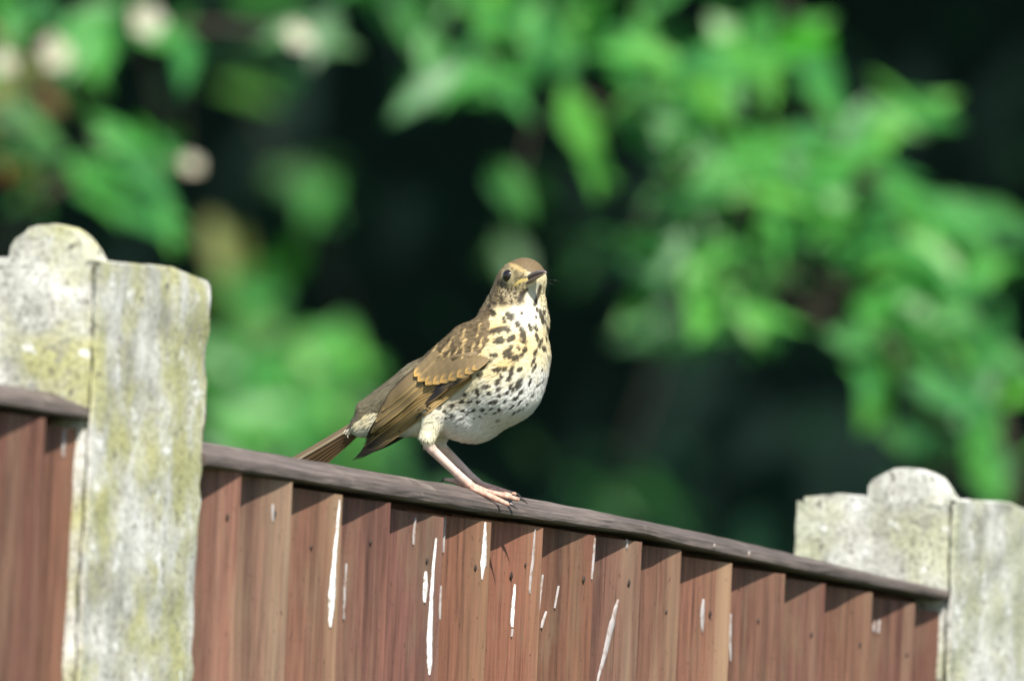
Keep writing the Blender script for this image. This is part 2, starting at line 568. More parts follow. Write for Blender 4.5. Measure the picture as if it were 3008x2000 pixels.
def board_at(pan, px, py):
    best = None
    for bd in pan.boards:
        s0, s1, nl, nr, b = bd
        n = 0.5 * (nl + nr)
        for _ in range(8):
            s, z = on_fence(px, py, n)
            n = nl + (nr - nl) * min(1.15, max(-0.15, (s - s0) / (s1 - s0)))
        if s0 - 1e-4 <= s <= s1 + 1e-4 and (best is None or n < best[0]):
            best = (n, bd)
    return best[1] if best else None
def board_point(bd, px, py, lift):
    s0, s1, nl, nr, b = bd
    n = 0.005
    for _ in range(8):
        s, z = on_fence(px, py, n)
        t = min(1.0, max(0.0, (s - s0) / (s1 - s0)))
        n = nl + (nr - nl) * t + 0.0002
    return s, n - lift, z

rt = [(560, 1290), (612, 1299), (800, 1330), (1150, 1391), (1266, 1411), (1520, 1455), (1640, 1476), (1800, 1510), (1896, 1528), (2056, 1561), (2332, 1625), (2568, 1684), (2793, 1735), (2830, 1743)]
rb = [(560, 1361), (612, 1369), (800, 1398), (1150, 1459), (1500, 1517), (1700, 1545), (1896, 1571), (2005, 1600), (2302, 1666), (2568, 1720), (2793, 1763), (2830, 1772)]
ex = [710, 858, 1005, 1150, 1307, 1443, 1600, 1748, 1885, 2007, 2155, 2305, 2430, 2567, 2695, 2812]
ty = [1378, 1410, 1448, 1471, 1514, 1528, 1544, 1567, 1586, 1610, 1649, 1680, 1709, 1735, 1767, 1800]
sA = on_fence(300, 765, -0.003)[0] + 0.182 - 0.004
sB = on_fence(2812, 1500, 0)[0]
mainp = build_panel('brown feather-edge fence panel the bird stands on, streaked with white droppings', rt, rb, ex, ty, sA, sB)

rtL = [(-1900, 766), (-900, 960), (-600, 1018), (0, 1125), (150, 1152), (270, 1192), (330, 1206)]
rbL = [(-1900, 841), (-900, 1035), (-600, 1090), (0, 1188), (150, 1212), (270, 1232), (330, 1244)]
exL = [-1726, -1566, -1408, -1250, -1093, -936, -780, -625, -470, -312, -165, -15, 134, 300]
tyL = [884, 914, 944, 974, 1003, 1033, 1062, 1090, 1118, 1146, 1172, 1192, 1222, 1262]
s0L = on_fence(-1890, 850, 0)[0]
s1L = on_fence(300, 1230, 0)[0]
leftp = build_panel('brown feather-edge fence panel left of the nearest concrete post, cut off by the frame', rtL, rbL, exL, tyL, s0L, s1L)

# nails
def z7(x, y): return (800 + x / 2.1445, 1300 + y / 2.1445)
def z8(x, y): return (1800 + x / 1.953, 1300 + y / 1.953)
nails = [z7(970, 745), z7(1276, 790), z7(1590, 770), z7(1502, 840), z7(1957, 862), z7(2243, 885), z7(242, 660), z7(615, 630),
         z8(302, 972), z8(556, 982), z8(832, 1022), z8(1136, 1102), z8(1415, 1160), z8(1685, 1215), (666, 1520), (805, 1510)]
for (x, y) in nails:
    bd = board_at(mainp, x, y)
    if not bd:
        continue
    s, n, z = board_point(bd, x, y, 0.0)
    # a rusty head sunk in a split in the grain: shallow dark lens standing a hair proud
    vs_, fs_ = [], []
    nsz = random.uniform(.4, .8)
    for rad, lift in ((1.0, 0.0003), (0.6, 0.0011)):
        for k in range(10):
            a = 2 * math.pi * k / 10
            vs_.append(np.array(fp(s + 0.0022 * nsz * rad * math.cos(a) * random.uniform(.7, 1.2), n - lift, z + 0.0030 * nsz * rad * math.sin(a) * (1.25 if math.sin(a) > 0 else 0.9))) - mainp.L)
    for k in range(10):
        c = (k + 1) % 10
        fs_.append((k, c, 10 + c, 10 + k))
    fs_.append(tuple(range(10, 20)))
    mesh_obj('nail', vs_, fs_, M_nail, bd[4])

# bird droppings
def ribbon(pan, pts, widths, mat=M_drop):
    bd = board_at(pan, *pts[0])
    if not bd:
        return
    P = np.array(pts, float)
    tt = np.linspace(0, len(P) - 1, max(6, 7 * (len(P) - 1)))
    X = np.interp(tt, range(len(P)), P[:, 0])
    Y = np.interp(tt, range(len(P)), P[:, 1])
    W = np.interp(tt, range(len(P)), widths)
    verts, faces = [], []
    for k in range(len(tt)):
        wob = 1 + 0.35 * noise.noise(Vector((X[k] * .3, Y[k] * .08, 0)))
        hw = (0.36 if mat is M_drop else 0.33) * W[k] * wob * (0.12 + 0.88 * min(1.0, 3.0 * min(k, len(tt) - 1 - k) / (len(tt) - 1)) ** 0.6)
        xo = X[k] + 0.9 * noise.noise(Vector((Y[k] * .05, 5, X[k])))
        s, n, z = board_point(bd, xo, Y[k], 0.0)
        hs = hw / FPX * Z0 / math.sin(TH)
        for q, l in ((-1, -0.0002), (-0.6, 0.0007), (0.1, 0.0011), (0.65, 0.0007), (1, -0.0002)):
            slope = (bd[3] - bd[2]) / (bd[1] - bd[0]) * q * hs
            verts.append(np.array(fp(s + q * hs, n + slope - l, z)) - pan.L)
    for k in range(len(tt) - 1):
        for c in range(4):
            faces.append((k * 5 + c, k * 5 + c + 1, k * 5 + c + 6, k * 5 + c + 5))
    mesh_obj('dropping_streak', verts, faces, mat, bd[4])
def R7(pts, ws, mat=M_drop):
    ribbon(mainp, [z7(*p) for p in pts], [q / 2.1445 for q in ws], mat)
def R8(pts, ws, mat=M_drop):
    ribbon(mainp, [z8(*p) for p in pts], [q / 1.953 for q in ws], mat)
R7([(420, 360), (405, 560), (385, 800), (375, 1000), (362, 1160)], [12, 18, 22, 46, 40])
R7([(962, 810), (966, 880), (957, 1005)], [10, 24, 38])
R7([(1028, 600), (1010, 800), (1000, 1000), (990, 1250), (991, 1400), (985, 1460)], [10, 15, 18, 34, 36, 8])
R7([(1336, 500), (1336, 600), (1328, 760), (1315, 860)], [14, 28, 44, 12])
R7([(1525, 890), (1515, 1050), (1508, 1160)], [8, 16, 22])
R7([(1508, 1170), (1505, 1220)], [6, 3], M_drop2)
R7([(1650, 540), (1640, 720), (1620, 900), (1618, 950)], [6, 15, 12, 5], M_drop2)
R7([(2175, 985), (2130, 1180), (2090, 1350), (2045, 1500)], [32, 40, 26, 22], M_drop2)
R7([(1084, 470), (1073, 690)], [10, 9], M_drop2)
R7([(1058, 900), (1050, 1110)], [7, 11], M_drop2)
R7([(897, 470), (885, 640)], [8, 7], M_drop2)
R7([(2028, 600), (2022, 720), (2008, 858)], [9, 8, 10], M_drop2)
R7([(1700, 830), (1680, 1000), (1663, 1150), (1648, 1490)], [9, 6, 8, 6], M_drop2)
R7([(1722, 1060), (1692, 1165)], [10, 16], M_drop2)
R7([(462, 760), (445, 1110)], [7, 7], M_drop2)
R7([(1800, 900), (1775, 1040)], [6, 4], M_drop2)
R8([(517, 895), (512, 1085)], [22, 20], M_drop2)
R8([(673, 980), (672, 1250)], [16, 8], M_drop2)
R8([(1500, 1020), (1495, 1085)], [10, 8], M_drop2)
R8([(1528, 1015), (1520, 1090)], [10, 8], M_drop2)
R8([(78, 552), (78, 606)], [9, 10], M_drop2)
ribbon(mainp, [(800, 1480), (800, 1530)], [4, 5], M_drop2)
ribbon(leftp, [(243, 1290), (236, 1395)], [15, 16], M_drop2)
ribbon(leftp, [(190, 1260), (184, 1340)], [10, 9], M_drop2)
# spatters on the face of the capping rail
def rail_spot(pan, x, y0, y1, wpx, mat=M_drop2):
    verts, faces = [], []
    K = 6
    for k in range(K):
        y = y0 + (y1 - y0) * k / (K - 1)
        hw = 0.5 * wpx * (0.15 if k in (0, K - 1) else 0.8)
        s, z = on_fence(x, y, -0.0009)
        hs = hw / FPX * Z0 / math.sin(TH)
        for q, l in ((-1, -0.0006), (0, 0.0006), (1, -0.0006)):
            verts.append(np.array(fp(s + q * hs, -0.0008 - l, z)) - pan.L)
    for k in range(K - 1):
        for c in range(2):
            faces.append((k * 3 + c, k * 3 + c + 1, k * 3 + c + 4, k * 3 + c + 3))
    o = mesh_obj('dropping_streak', verts, faces, mat, None)
    o.parent = pan.rail
    o.matrix_local = pan.rail_inv
for (x, a, b, wd) in ((785, 622, 664, 9), (585, 580, 605, 6)):
    p, q = z8(x, a), z8(x, b)
    rail_spot(mainp, p[0], p[1], q[1], wd / 1.953)

exec_bird = True
# ------------------------------------------------------------------ song thrush
# modelled in picture-sized units (1 unit = 0.2128 mm): x right, y down, d away from the viewer
UPX = Z0 / FPX
sO, zO = on_fence(1390, 1437, 0.016)
ORG = np.array(fp(sO, 0.016, zO))
bird = empty('thrush', tuple(ORG), 'spotted brown thrush standing on the fence capping, head turned to the camera', 'bird')
BM = Matrix.Identity(4)
for i, ax in enumerate((Rt, Fw, Up)):
    for j in range(3):
        BM[j][i] = ax[j]
BM.translation = Vector(ORG)
bird.matrix_world = BM
def L3(P):
    P = np.asarray(P, float)
    return np.stack([(P[..., 0] - 1390) * UPX, P[..., 2] * UPX, (1437 - P[..., 1]) * UPX], -1)

h = 2.7
lo = np.array([960., 735., -250.])
hi = np.array([1645., 1515., 260.])
dims = ((hi - lo) / h).astype(int)
axs = [lo[i] + h * np.arange(dims[i]) for i in range(3)]
F = np.full(dims, 400.0, np.float32)
def cone(p1, r1, p2, r2, k, dsc=1.0):
    global F
    p1, p2 = np.array(p1, float), np.array(p2, float)
    R = max(r1, r2) + 3 * k + 12
    a = np.minimum(p1, p2) - R
    b = np.maximum(p1, p2) + R
    sl = tuple(slice(max(0, int((a[i] - lo[i]) / h)), min(dims[i], int((b[i] - lo[i]) / h) + 2)) for i in range(3))
    X = axs[0][sl[0]][:, None, None].astype(np.float32)
    Y = axs[1][sl[1]][None, :, None].astype(np.float32)
    D = axs[2][sl[2]][None, None, :].astype(np.float32)
    ba = p2 - p1
    ba_s = ba * np.array([1, 1, 1 / dsc])
    L = max(1e-6, ba_s @ ba_s)
    px, py, pd = X - p1[0], Y - p1[1], (D - p1[2]) / dsc
    t = np.clip((px * ba_s[0] + py * ba_s[1] + pd * ba_s[2]) / L, 0, 1)
    dist = np.sqrt((px - t * ba_s[0]) ** 2 + (py - t * ba_s[1]) ** 2 + (pd - t * ba_s[2]) ** 2) - (r1 + (r2 - r1) * t)
    cur = F[sl]
    hh = np.clip(0.5 + 0.5 * (cur - dist) / k, 0, 1)
    F[sl] = cur * (1 - hh) + dist * hh - k * hh * (1 - hh)
# trunk
cone((1478, 1062, -45), 137, (1458, 1110, -38), 140, 8, 0.92)
cone((1458, 1110, -38), 138, (1385, 1180, -5), 118, 26, 0.92)
cone((1385, 1180, -5), 112, (1290, 1195, 40), 88, 26, 0.95)
cone((1400, 1050, -10), 108, (1240, 1145, 60), 74, 30, 0.95)
cone((1236, 1140, 60), 80, (1086, 1209, 118), 42, 22, 0.9)
cone((1240, 1212, 62), 72, (1068, 1248, 125), 36, 22, 0.9)
cone((1090, 1215, 118), 30, (1025, 1262, 140), 12, 14, 0.9)
# neck and head
cone((1485, 1000, -45), 108, (1528, 900, -22), 72, 30, 0.95)
cone((1528, 900, -22), 68, (1532, 835, -12), 62, 22)
cone((1532, 828, -8), 70, (1540, 822, -28), 67, 10)
cone((1540, 818, -40), 50, (1560, 815, -68), 24, 18)
cone((1508, 850, -10), 50, (1520, 880, -20), 54, 16)
cone((1508, 838, 5), 52, (1472, 932, 5), 66, 22)
cone((1546, 852, -30), 48, (1546, 930, -40), 66, 18)
cone((1512, 965, -40), 98, (1502, 1015, -42), 114, 20, .95)
# thighs
cone((1280, 1215, -52), 42, (1257, 1280, -60), 24, 16)
cone((1257, 1280, -60), 23, (1258, 1306, -58), 14, 10)
cone((1310, 1230, 56), 42, (1292, 1290, 58), 22, 14)
# near leg and toes
cone((1256, 1303, -58), 15, (1268, 1318, -54), 14.5, 6)
cone((1266, 1317, -54), 14.5, (1340, 1388, -18), 12.5, 3)
cone((1340, 1388, -18), 12.5, (1374, 1420, 2), 14, 3)
cone((1374, 1420, 2), 14, (1392, 1433, 2), 12, 3)
def toe(ps, rs):
    for a, b, r1, r2 in zip(ps[:-1], ps[1:], rs[:-1], rs[1:]):
        cone(a, r1, b, r2, 2.2)
toeA = [(1388, 1434, 0), (1420, 1448, -10), (1452, 1463, -20), (1494, 1481, -34)]
toeB = [(1392, 1430, 6), (1430, 1444, 22), (1472, 1454, 38), (1522, 1467, 54)]
toeC = [(1392, 1428, 12), (1428, 1437, 40), (1465, 1446, 64), (1492, 1454, 84)]
toeH = [(1372, 1426, 6), (1356, 1424, 14), (1334, 1412, 20), (1308, 1408, 30)]
toe(toeA, (10, 8.5, 8.8, 6.5))
toe(toeB, (10, 8.0, 8.2, 6.2))
toe(toeC, (9, 7.0, 7.0, 5.5))
toe(toeH, (9, 7.5, 7.8, 5.5))
# far leg and toes
cone((1288, 1300, 56), 13, (1386, 1402, 52), 11.5, 4)
cone((1386, 1402, 52), 11.5, (1414, 1424, 60), 11, 3)
ftoeA = [(1420, 1426, 62), (1455, 1440, 70), (1500, 1456, 84)]
ftoeB = [(1420, 1424, 68), (1462, 1437, 100), (1512, 1452, 130)]
ftoeH = [(1412, 1422, 70), (1392, 1416, 84), (1366, 1412, 98)]
toe(ftoeA, (9, 7.8, 6))
toe(ftoeB, (9, 7.8, 6))
toe(ftoeH, (8, 7, 5.5))

# isosurface (surface nets)
def surface_nets(F):
    neg = F < 0
    nx, ny, nz = F.shape
    cnt = np.zeros((nx - 1, ny - 1, nz - 1), np.int8)
    for i in (0, 1):
        for j in (0, 1):
            for k in (0, 1):
                cnt += neg[i:nx - 1 + i, j:ny - 1 + j, k:nz - 1 + k]
    act = (cnt > 0) & (cnt < 8)
    idx = np.full(act.shape, -1, np.int64)
    cells = np.argwhere(act)
    idx[act] = np.arange(len(cells))
    acc = np.zeros((len(cells), 3))
    num = np.zeros(len(cells))
    corners = [(i, j, k) for i in (0, 1) for j in (0, 1) for k in (0, 1)]
    for a in range(8):
        for b in range(a + 1, 8):
            ca, cb = np.array(corners[a]), np.array(corners[b])
            if np.abs(ca - cb).sum() != 1:
                continue
            va = F[tuple((cells + ca).T)]
            vb = F[tuple((cells + cb).T)]
            m_ = (va < 0) != (vb < 0)
            t = np.where(m_, va / np.where(m_, va - vb, 1), 0)
            acc += m_[:, None] * (ca + t[:, None] * (cb - ca))
            num += m_
    V = cells + acc / num[:, None]
    quads = []
    for ax in range(3):
        sl1 = [slice(None)] * 3
        sl0 = [slice(None)] * 3
        sl0[ax], sl1[ax] = slice(0, -1), slice(1, None)
        ch = neg[tuple(sl0)] != neg[tuple(sl1)]
        e = np.argwhere(ch)
        u, v = [(1, 2), (2, 0), (0, 1)][ax]
        ok = (e[:, u] > 0) & (e[:, v] > 0) & (e[:, u] < F.shape[u] - 1) & (e[:, v] < F.shape[v] - 1)
        e = e[ok]
        first = neg[tuple(e.T)]
        def c(du, dv_):
            q = e.copy()
            q[:, u] += du
            q[:, v] += dv_
            return idx[tuple(q.T)]
        q = np.stack([c(-1, -1), c(0, -1), c(0, 0), c(-1, 0)], 1)
        q[~first] = q[~first][:, ::-1]
        quads.append(q)
    return V, np.concatenate(quads)
V, Q = surface_nets(F)
BV = lo + V * h
# outward normals from the field gradient
gi = np.clip(np.round(V).astype(int), 1, np.array(F.shape) - 2)
G = np.stack([F[gi[:, 0] + 1, gi[:, 1], gi[:, 2]] - F[gi[:, 0] - 1, gi[:, 1], gi[:, 2]],
              F[gi[:, 0], gi[:, 1] + 1, gi[:, 2]] - F[gi[:, 0], gi[:, 1] - 1, gi[:, 2]],
              F[gi[:, 0], gi[:, 1], gi[:, 2] + 1] - F[gi[:, 0], gi[:, 1], gi[:, 2] - 1]], 1)
BN = G / (np.linalg.norm(G, axis=1, keepdims=True) + 1e-9)

# ---- plumage colours, laid out on the body itself
def vnoise(P, s, seed=0.0):
    return np.array([noise.noise((p[0] * s + seed, p[1] * s - seed, p[2] * s)) for p in P])
def ell(P, x, y, a, b, ang, soft=0.25):
    c, s_ = math.cos(math.radians(ang)), math.sin(math.radians(ang))
    dx, dy = P[:, 0] - x, P[:, 1] - y
    q = np.sqrt(((dx * c + dy * s_) / a) ** 2 + ((-dx * s_ + dy * c) / b) ** 2)
    return np.clip((1 + soft - q) / (2 * soft), 0, 1)
def stroke(P, pts, wd, soft=0.35):
    best = np.full(len(P), 1e9)
    for k, (a, b) in enumerate(zip(pts[:-1], pts[1:])):
        a, b = np.array(a, float), np.array(b, float)
        ab = b - a
        t = np.clip(((P[:, :2] - a) @ ab) / (ab @ ab), 0, 1)
        w0 = wd if not isinstance(wd, (list, tuple)) else wd[k] + (wd[k + 1] - wd[k]) * t
        best = np.minimum(best, np.linalg.norm(P[:, :2] - (a + t[:, None] * ab), axis=1) / w0)
    return np.clip((1 + soft - best) / (2 * soft), 0, 1)
def inside(P, poly):
    x, y = P[:, 0], P[:, 1]
    c = np.zeros(len(P), bool)
    n = len(poly)
    for i in range(n):
        x1, y1 = poly[i]
        x2, y2 = poly[(i + 1) % n]
        cond = ((y1 > y) != (y2 > y)) & (x < (x2 - x1) * (y - y1) / (y2 - y1 + 1e-9) + x1)
        c ^= cond
    return c
def z1(x, y): return (1350 + x / 5.6, 720 + y / 5.6)
def z2(x, y): return (1280 + x / 3.485, 900 + y / 3.485)
def z3(x, y): return (800 + x / 3.485, 950 + y / 3.485)
SPOTS = [(585, 60, 35, 22, 50), (700, 130, 34, 15, 65), (770, 100, 34, 30, 0), (735, 70, 22, 14, 90), (840, 175, 30, 26, 90), (880, 60, 16, 13, 0),
 (970, 205, 38, 15, 75), (1025, 215, 32, 16, 60), (1030, 100, 18, 11, 80), (640, 235, 100, 24, -15), (735, 240, 32, 22, 30), (660, 340, 58, 32, -15),
 (780, 320, 52, 26, -35), (895, 290, 90, 30, 75), (1037, 310, 48, 18, 75), (1075, 365, 54, 19, -65), (1110, 425, 32, 20, 60), (1085, 100, 75, 17, 75),
 (1155, 240, 44, 15, 75), (1115, 150, 34, 12, 70), (600, 490, 44, 20, 15), (770, 415, 34, 20, -50), (850, 425, 28, 22, -40), (915, 440, 38, 22, -60),
 (740, 480, 50, 40, 20), (880, 490, 24, 18, -30), (815, 525, 46, 30, -20), (1020, 470, 50, 15, -70), (1000, 560, 44, 14, -65), (1012, 620, 38, 14, -60),
 (530, 560, 48, 20, -25), (470, 610, 60, 28, -20), (450, 700, 34, 22, 0), (630, 640, 50, 22, -10), (710, 630, 32, 20, 0), (860, 640, 32, 18, -40),
 (772, 680, 88, 22, -75), (670, 705, 40, 20, 70), (640, 765, 38, 22, -50), (745, 740, 32, 20, -60), (965, 770, 54, 15, -70), (650, 835, 36, 22, -40),
 (850, 790, 66, 32, -65), (782, 830, 54, 24, 75), (430, 880, 66, 26, 85), (520, 815, 54, 20, -10), (550, 890, 36, 24, 30), (655, 905, 34, 26, 40),
 (735, 880, 34, 22, -40), (875, 870, 60, 20, -50), (300, 900, 28, 22, 0), (985, 915, 34, 15, -55), (820, 940, 44, 24, -30), (712, 965, 24, 20, 0),
 (590, 975, 60, 27, -15), (430, 970, 34, 24, 0), (350, 970, 44, 18, -15), (270, 975, 44, 22, -20), (170, 1010, 44, 20, 0), (870, 970, 50, 12, -50),
 (940, 990, 28, 11, -50), (480, 1055, 32, 20, 0), (390, 1060, 34, 22, -20), (280, 1065, 36, 22, 30), (565, 1040, 22, 18, 0), (655, 1050, 34, 22, -40),
 (780, 1020, 32, 15, -40), (605, 1085, 22, 16, 0), (510, 1090, 18, 13, 0), (900, 1030, 18, 10, -40), (860, 1055, 30, 10, -45), (800, 1090, 44, 10, -45),
 (90, 1070, 34, 24, 0), (170, 1125, 34, 22, 0), (330, 1085, 34, 18, -30), (100, 1140, 26, 18, 0), (460, 1125, 20, 14, 0), (395, 1140, 24, 16, 0),
 (260, 1150, 44, 16, -20), (640, 1160, 32, 16, -25), (570, 1235, 16, 9, 0), (740, 1190, 14, 8, 0), (215, 1225, 20, 12, 0), (40, 1210, 26, 12, -10),
 (30, 1030, 44, 32, 0), (1135, 330, 28, 9, 80), (1175, 300, 24, 8, 80), (1050, 800, 50, 10, -50), (1100, 760, 26, 8, -55), (1160, 520, 20, 7, 80),
 (1040, 30, 22, 12, 70), (1110, 60, 30, 10, 75), (-60, 1130, 40, 22, 0), (-20, 1180, 24, 14, 0), (-130, 1170, 30, 16, 0), (1090, 640, 22, 9, -60)]
FAR = [(1500 + rng.uniform(-150, 110), 1080 + rng.uniform(-170, 150), rng.uniform(9, 17), rng.uniform(5, 8), rng.uniform(-80, -20)) for _ in range(70)]
BACK = [(1400, 700), (1500, 740), (1475, 800), (1440, 900), (1440, 950), (1436, 1000), (1400, 1050), (1388, 1105), (1300, 1185), (1245, 1225), (1165, 1238), (1108, 1212), (1075, 1213), (1020, 1262), (900, 1262), (900, 700)]
CREAM, WHITE, BUFF = np.array([.55, .475, .28]), np.array([.60, .60, .56]), np.array([.55, .335, .105])
BROWN, OLIVE, DARK = np.array([.142, .103, .055]), np.array([.142, .122, .078]), np.array([.015, .011, .006])
MCOV = [((1403, 984), (.26, -.97), 0), ((1355, 998), (.30, -.95), 0), ((1312, 1026), (.45, -.90), 0), ((1294, 1044), (.5, -.87), 0), ((1359, 1022), (.2, -.98), 0),
        ((1332, 1050), (.42, -.90), 1), ((1356, 1050), (.3, -.95), 1), ((1384, 1038), (.3, -.95), 1), ((1411, 1016), (.3, -.95), 1), ((1264, 1042), (.55, -.84), 0),
        ((1253, 1060), (.6, -.8), 0), ((1234, 1078), (.62, -.78), 0), ((1309, 1058), (.5, -.86), 1)]
def plumage(P, Nn):
    near = np.clip((0.30 - Nn[:, 2]) / 0.25, 0, 1)
    n1 = vnoise(P, 0.035)
    n2 = vnoise(P, 0.13, 3.0)
    Pj = P.copy()
    Pj[:, 0] += 1.5 * n2
    Pj[:, 1] += 1.5 * vnoise(P, 0.11, 9.0)
    C = np.repeat(CREAM[None], len(P), 0)
    def put(mask, col, amt=1.0):
        nonlocal C
        k = np.clip(mask * amt, 0, 1)[:, None]
        C = C * (1 - k) + np.asarray(col) * k
    # ventral tones: white low, buff wash over the breast
    wl = np.clip((P[:, 1] - 1075 + 0.35 * (P[:, 0] - 1480) + 30 * n1) / 90, 0, 1)
    put(wl, WHITE)
    put(ell(Pj, 1545, 930, 46, 40, 0, .6), [.70, .68, .57], .9)
    for x, y, a, b, t, k in ((620, 200, 130, 40, -15, .9), (560, 320, 90, 60, -30, .55), (860, 330, 120, 60, 60, .55), (700, 585, 110, 42, -10, .8), (980, 380, 90, 60, 70, .45), (800, 470, 130, 60, 0, .45), (450, 470, 70, 40, 0, .6), (590, 720, 80, 60, 0, .25)):
        q = z2(x, y)
        put(ell(Pj, q[0], q[1], a / 3.485, b / 3.485, t, .6), BUFF, k * .7)
    # flank under the wing: olive buff
    put(ell(Pj, 1330, 1170, 90, 40, -35, .6), [.20, .165, .08], .5)
    # back
    back = inside(Pj, BACK).astype(float)
    rump = np.clip((1290 - P[:, 0]) / 90, 0, 1)[:, None]
    bc = BROWN * (1 - rump) + OLIVE * rump
    bc = bc * (1 + 0.16 * n1 + 0.10 * n2)[:, None]
    C = C * (1 - back[:, None]) + bc * back[:, None]
    # pale teardrops of the median coverts and scapulars
    for (tx, ty_), (ux, uy), row in MCOV:
        ln_ = 34 if row else 40
        put(stroke(Pj, [(tx + ux * ln_, ty_ + uy * ln_), (tx + ux * 12, ty_ + uy * 12), (tx, ty_)], [1.2, 3.6, 5.5 if row else 4.2], .35) * near * back, [.50, .36, .165], .92)
        put(stroke(Pj, [(tx + ux * ln_ - 9, ty_ + uy * ln_), (tx - 9, ty_)], [2, 3.4], .6) * near * back, [.040, .030, .018], .55)
    # spots
    sp = np.zeros(len(P))
    for x, y, a, b, t in SPOTS:
        q = z2(x, y)
        sp = np.maximum(sp, ell(Pj, q[0], q[1], a / 3.485 * (1.22 if y < 260 else 1.12 if y < 650 else 1.0 if y < 850 else .85), b / 3.485 * (1.38 if y < 260 else 1.22 if y < 650 else 1.1 if y < 850 else .9), t, .22))
    notback = 1 - back
    sp *= 1 - ell(P, 1256, 1270, 48, 56, 0, .3)
    put(sp * near * notback * np.clip((1275 - P[:, 1]) / 60, .35, 1), DARK, .93)
    sf = np.zeros(len(P))
    for x, y, a, b, t in FAR:
        sf = np.maximum(sf, ell(Pj, x, y, a, b, t, .28))
    put(sf * (1 - near) * notback, DARK, .9)
    # head
    hd = np.clip((905 - P[:, 1]) / 20, 0, 1)
    bar = np.sin(P[:, 0] * .55 + P[:, 1] * .5 + 5 * n2)
    ear = ell(Pj, 1478, 858, 34, 42, 10, .4)
    face = hd * near * np.clip((1556 - P[:, 0]) / 20, 0, 1)
    put(face, [.150, .116, .058], .95)
    n3 = vnoise(P, .17, 5.0)
    put(ear * near, [.17, .125, .06], .8)
    put(ell(Pj, 1500, 858, 30, 26, -30, .4) * near, [.26, .215, .13], .9)
    put(np.clip(bar - .25, 0, 1) * np.maximum(ear, ell(Pj, 1500, 858, 30, 26, -30, .4)) * near, [.030, .021, .011], .8)
    put(face * np.clip(5 * n3 - .3, 0, 1), [.018, .013, .007], .85)
    put(face * np.clip(-4 * n3 - .7, 0, 1), [.34, .28, .16], .8)
    put(inside(Pj, [(1400, 960), (1440, 880), (1452, 820), (1470, 790), (1482, 820), (1464, 850), (1462, 890), (1440, 925)]).astype(float), [.085, .063, .033], .75)
    for x, y, a, b, t in ((690, 890, 40, 75, 10), (560, 940, 50, 22, 15), (505, 850, 18, 70, -10), (640, 610, 26, 60, 15), (770, 700, 55, 12, 10), (620, 830, 60, 14, 20), (740, 950, 50, 16, 0), (490, 1000, 30, 40, 20), (860, 930, 20, 40, 20), (590, 1110, 40, 26, 30), (530, 1070, 24, 30, 0)):
        q = z1(x, y)
        put(ell(Pj, q[0], q[1], a / 5.6, b / 5.6, t, .4) * near, [.015, .011, .006], .85)
    # crown
    crown = inside(Pj, [(1400, 700), (1640, 700), (1640, 790), (1600, 796), (1568, 802), (1552, 797), (1540, 787), (1520, 778), (1500, 771), (1482, 772), (1470, 790), (1400, 800)]).astype(float)
    far_head = (1 - near) * hd
    put(np.maximum(crown, far_head * (P[:, 1] < 835)), [.115, .080, .040])
    put(crown * np.clip(1.6 * vnoise(P * np.array([1, .35, 1]), .3, 2.0), 0, 1), [.045, .032, .017], .5)
    # supercilium, eye ring, lore
    put(stroke(Pj, [z1(830, 300), z1(900, 340), z1(990, 385), z1(1080, 425)], [4.5, 7, 7, 4], .5) * near, [.34, .245, .105], .85)
    put(ell(Pj, 1511, 806, 20, 14, 10, .4) * near, [.115, .092, .048], .8)
    put(ell(Pj, 1492, 810, 18, 26, -8, .18) * near, [.28, .235, .13], .9)
    put(ell(Pj, 1480, 835, 16, 5, 25, .5) * near, [.03, .022, .012], .6)
    put(stroke(Pj, [z1(960, 540), z1(1100, 510)], 3.2, .5) * near, [.03, .022, .012], .7)
    put(stroke(Pj, [z1(905, 655), z1(960, 605), z1(1040, 565), z1(1120, 555)], [2.6, 4, 4, 3], .3) * near, [.46, .35, .11], .9)
    # throat, its colour greyed for the shadow of bill and head; malar stripes
    put(inside(Pj, [z1(1130, 680), z1(1330, 580), z1(1310, 700), z1(1255, 870), z1(1200, 990), z1(1090, 960), z1(1080, 800)]).astype(float) * near, [.38, .36, .275], .95)
    put(stroke(Pj, [z1(1110, 720), z1(1040, 790), z1(985, 905)], [5, 7.5, 7.5], .4) * near, [.016, .012, .007], .95)
    put(stroke(Pj, [z1(1335, 660), z1(1300, 800), z1(1240, 970)], [4, 6, 6], .4) * near, [.014, .011, .006], .95)
    put(ell(Pj, 1602, 880, 15, 58, -5, .4) * np.clip(.35 + 2.5 * n3, 0, 1), [.022, .016, .009], .9)
    put(stroke(Pj, [z1(1420, 310), z1(1450, 370), z1(1440, 430)], [4, 6, 4], .3), [.45, .36, .19], .9)
    # undertail
    # legs and feet
    leg = ((P[:, 1] > 1308) & (P[:, 0] < 1330)) | ((P[:, 1] > 1320 - 0.0 * P[:, 0]) & (P[:, 0] < 1345)) | (P[:, 1] > 1330)
    leg &= ~((P[:, 0] > 1290) & (P[:, 1] < 1314))
    sc = 0.5 + 0.5 * np.sin(P[:, 0] * .9 + P[:, 1] * .6)
    lc = np.array([.60, .45, .385])[None] * (0.86 + .22 * n1 + .12 * sc)[:, None]
    foot = np.clip((P[:, 1] - 1400) / 30, 0, 1)[:, None]
    lc = lc * (1 - foot) + (np.array([.50, .29, .22])[None] * (0.80 + .45 * n2 + .22 * sc)[:, None]) * foot
    C = np.where(leg[:, None], lc, C)
    tuft = ell(P, 1256, 1270, 44, 52, 0, .3) * (~leg)
    put(tuft, [.62, .575, .41], .95)
    C = C * (1 + 0.10 * n2)[:, None]
    return np.clip(C, 0.006, 0.86)
BC = plumage(BV, BN)
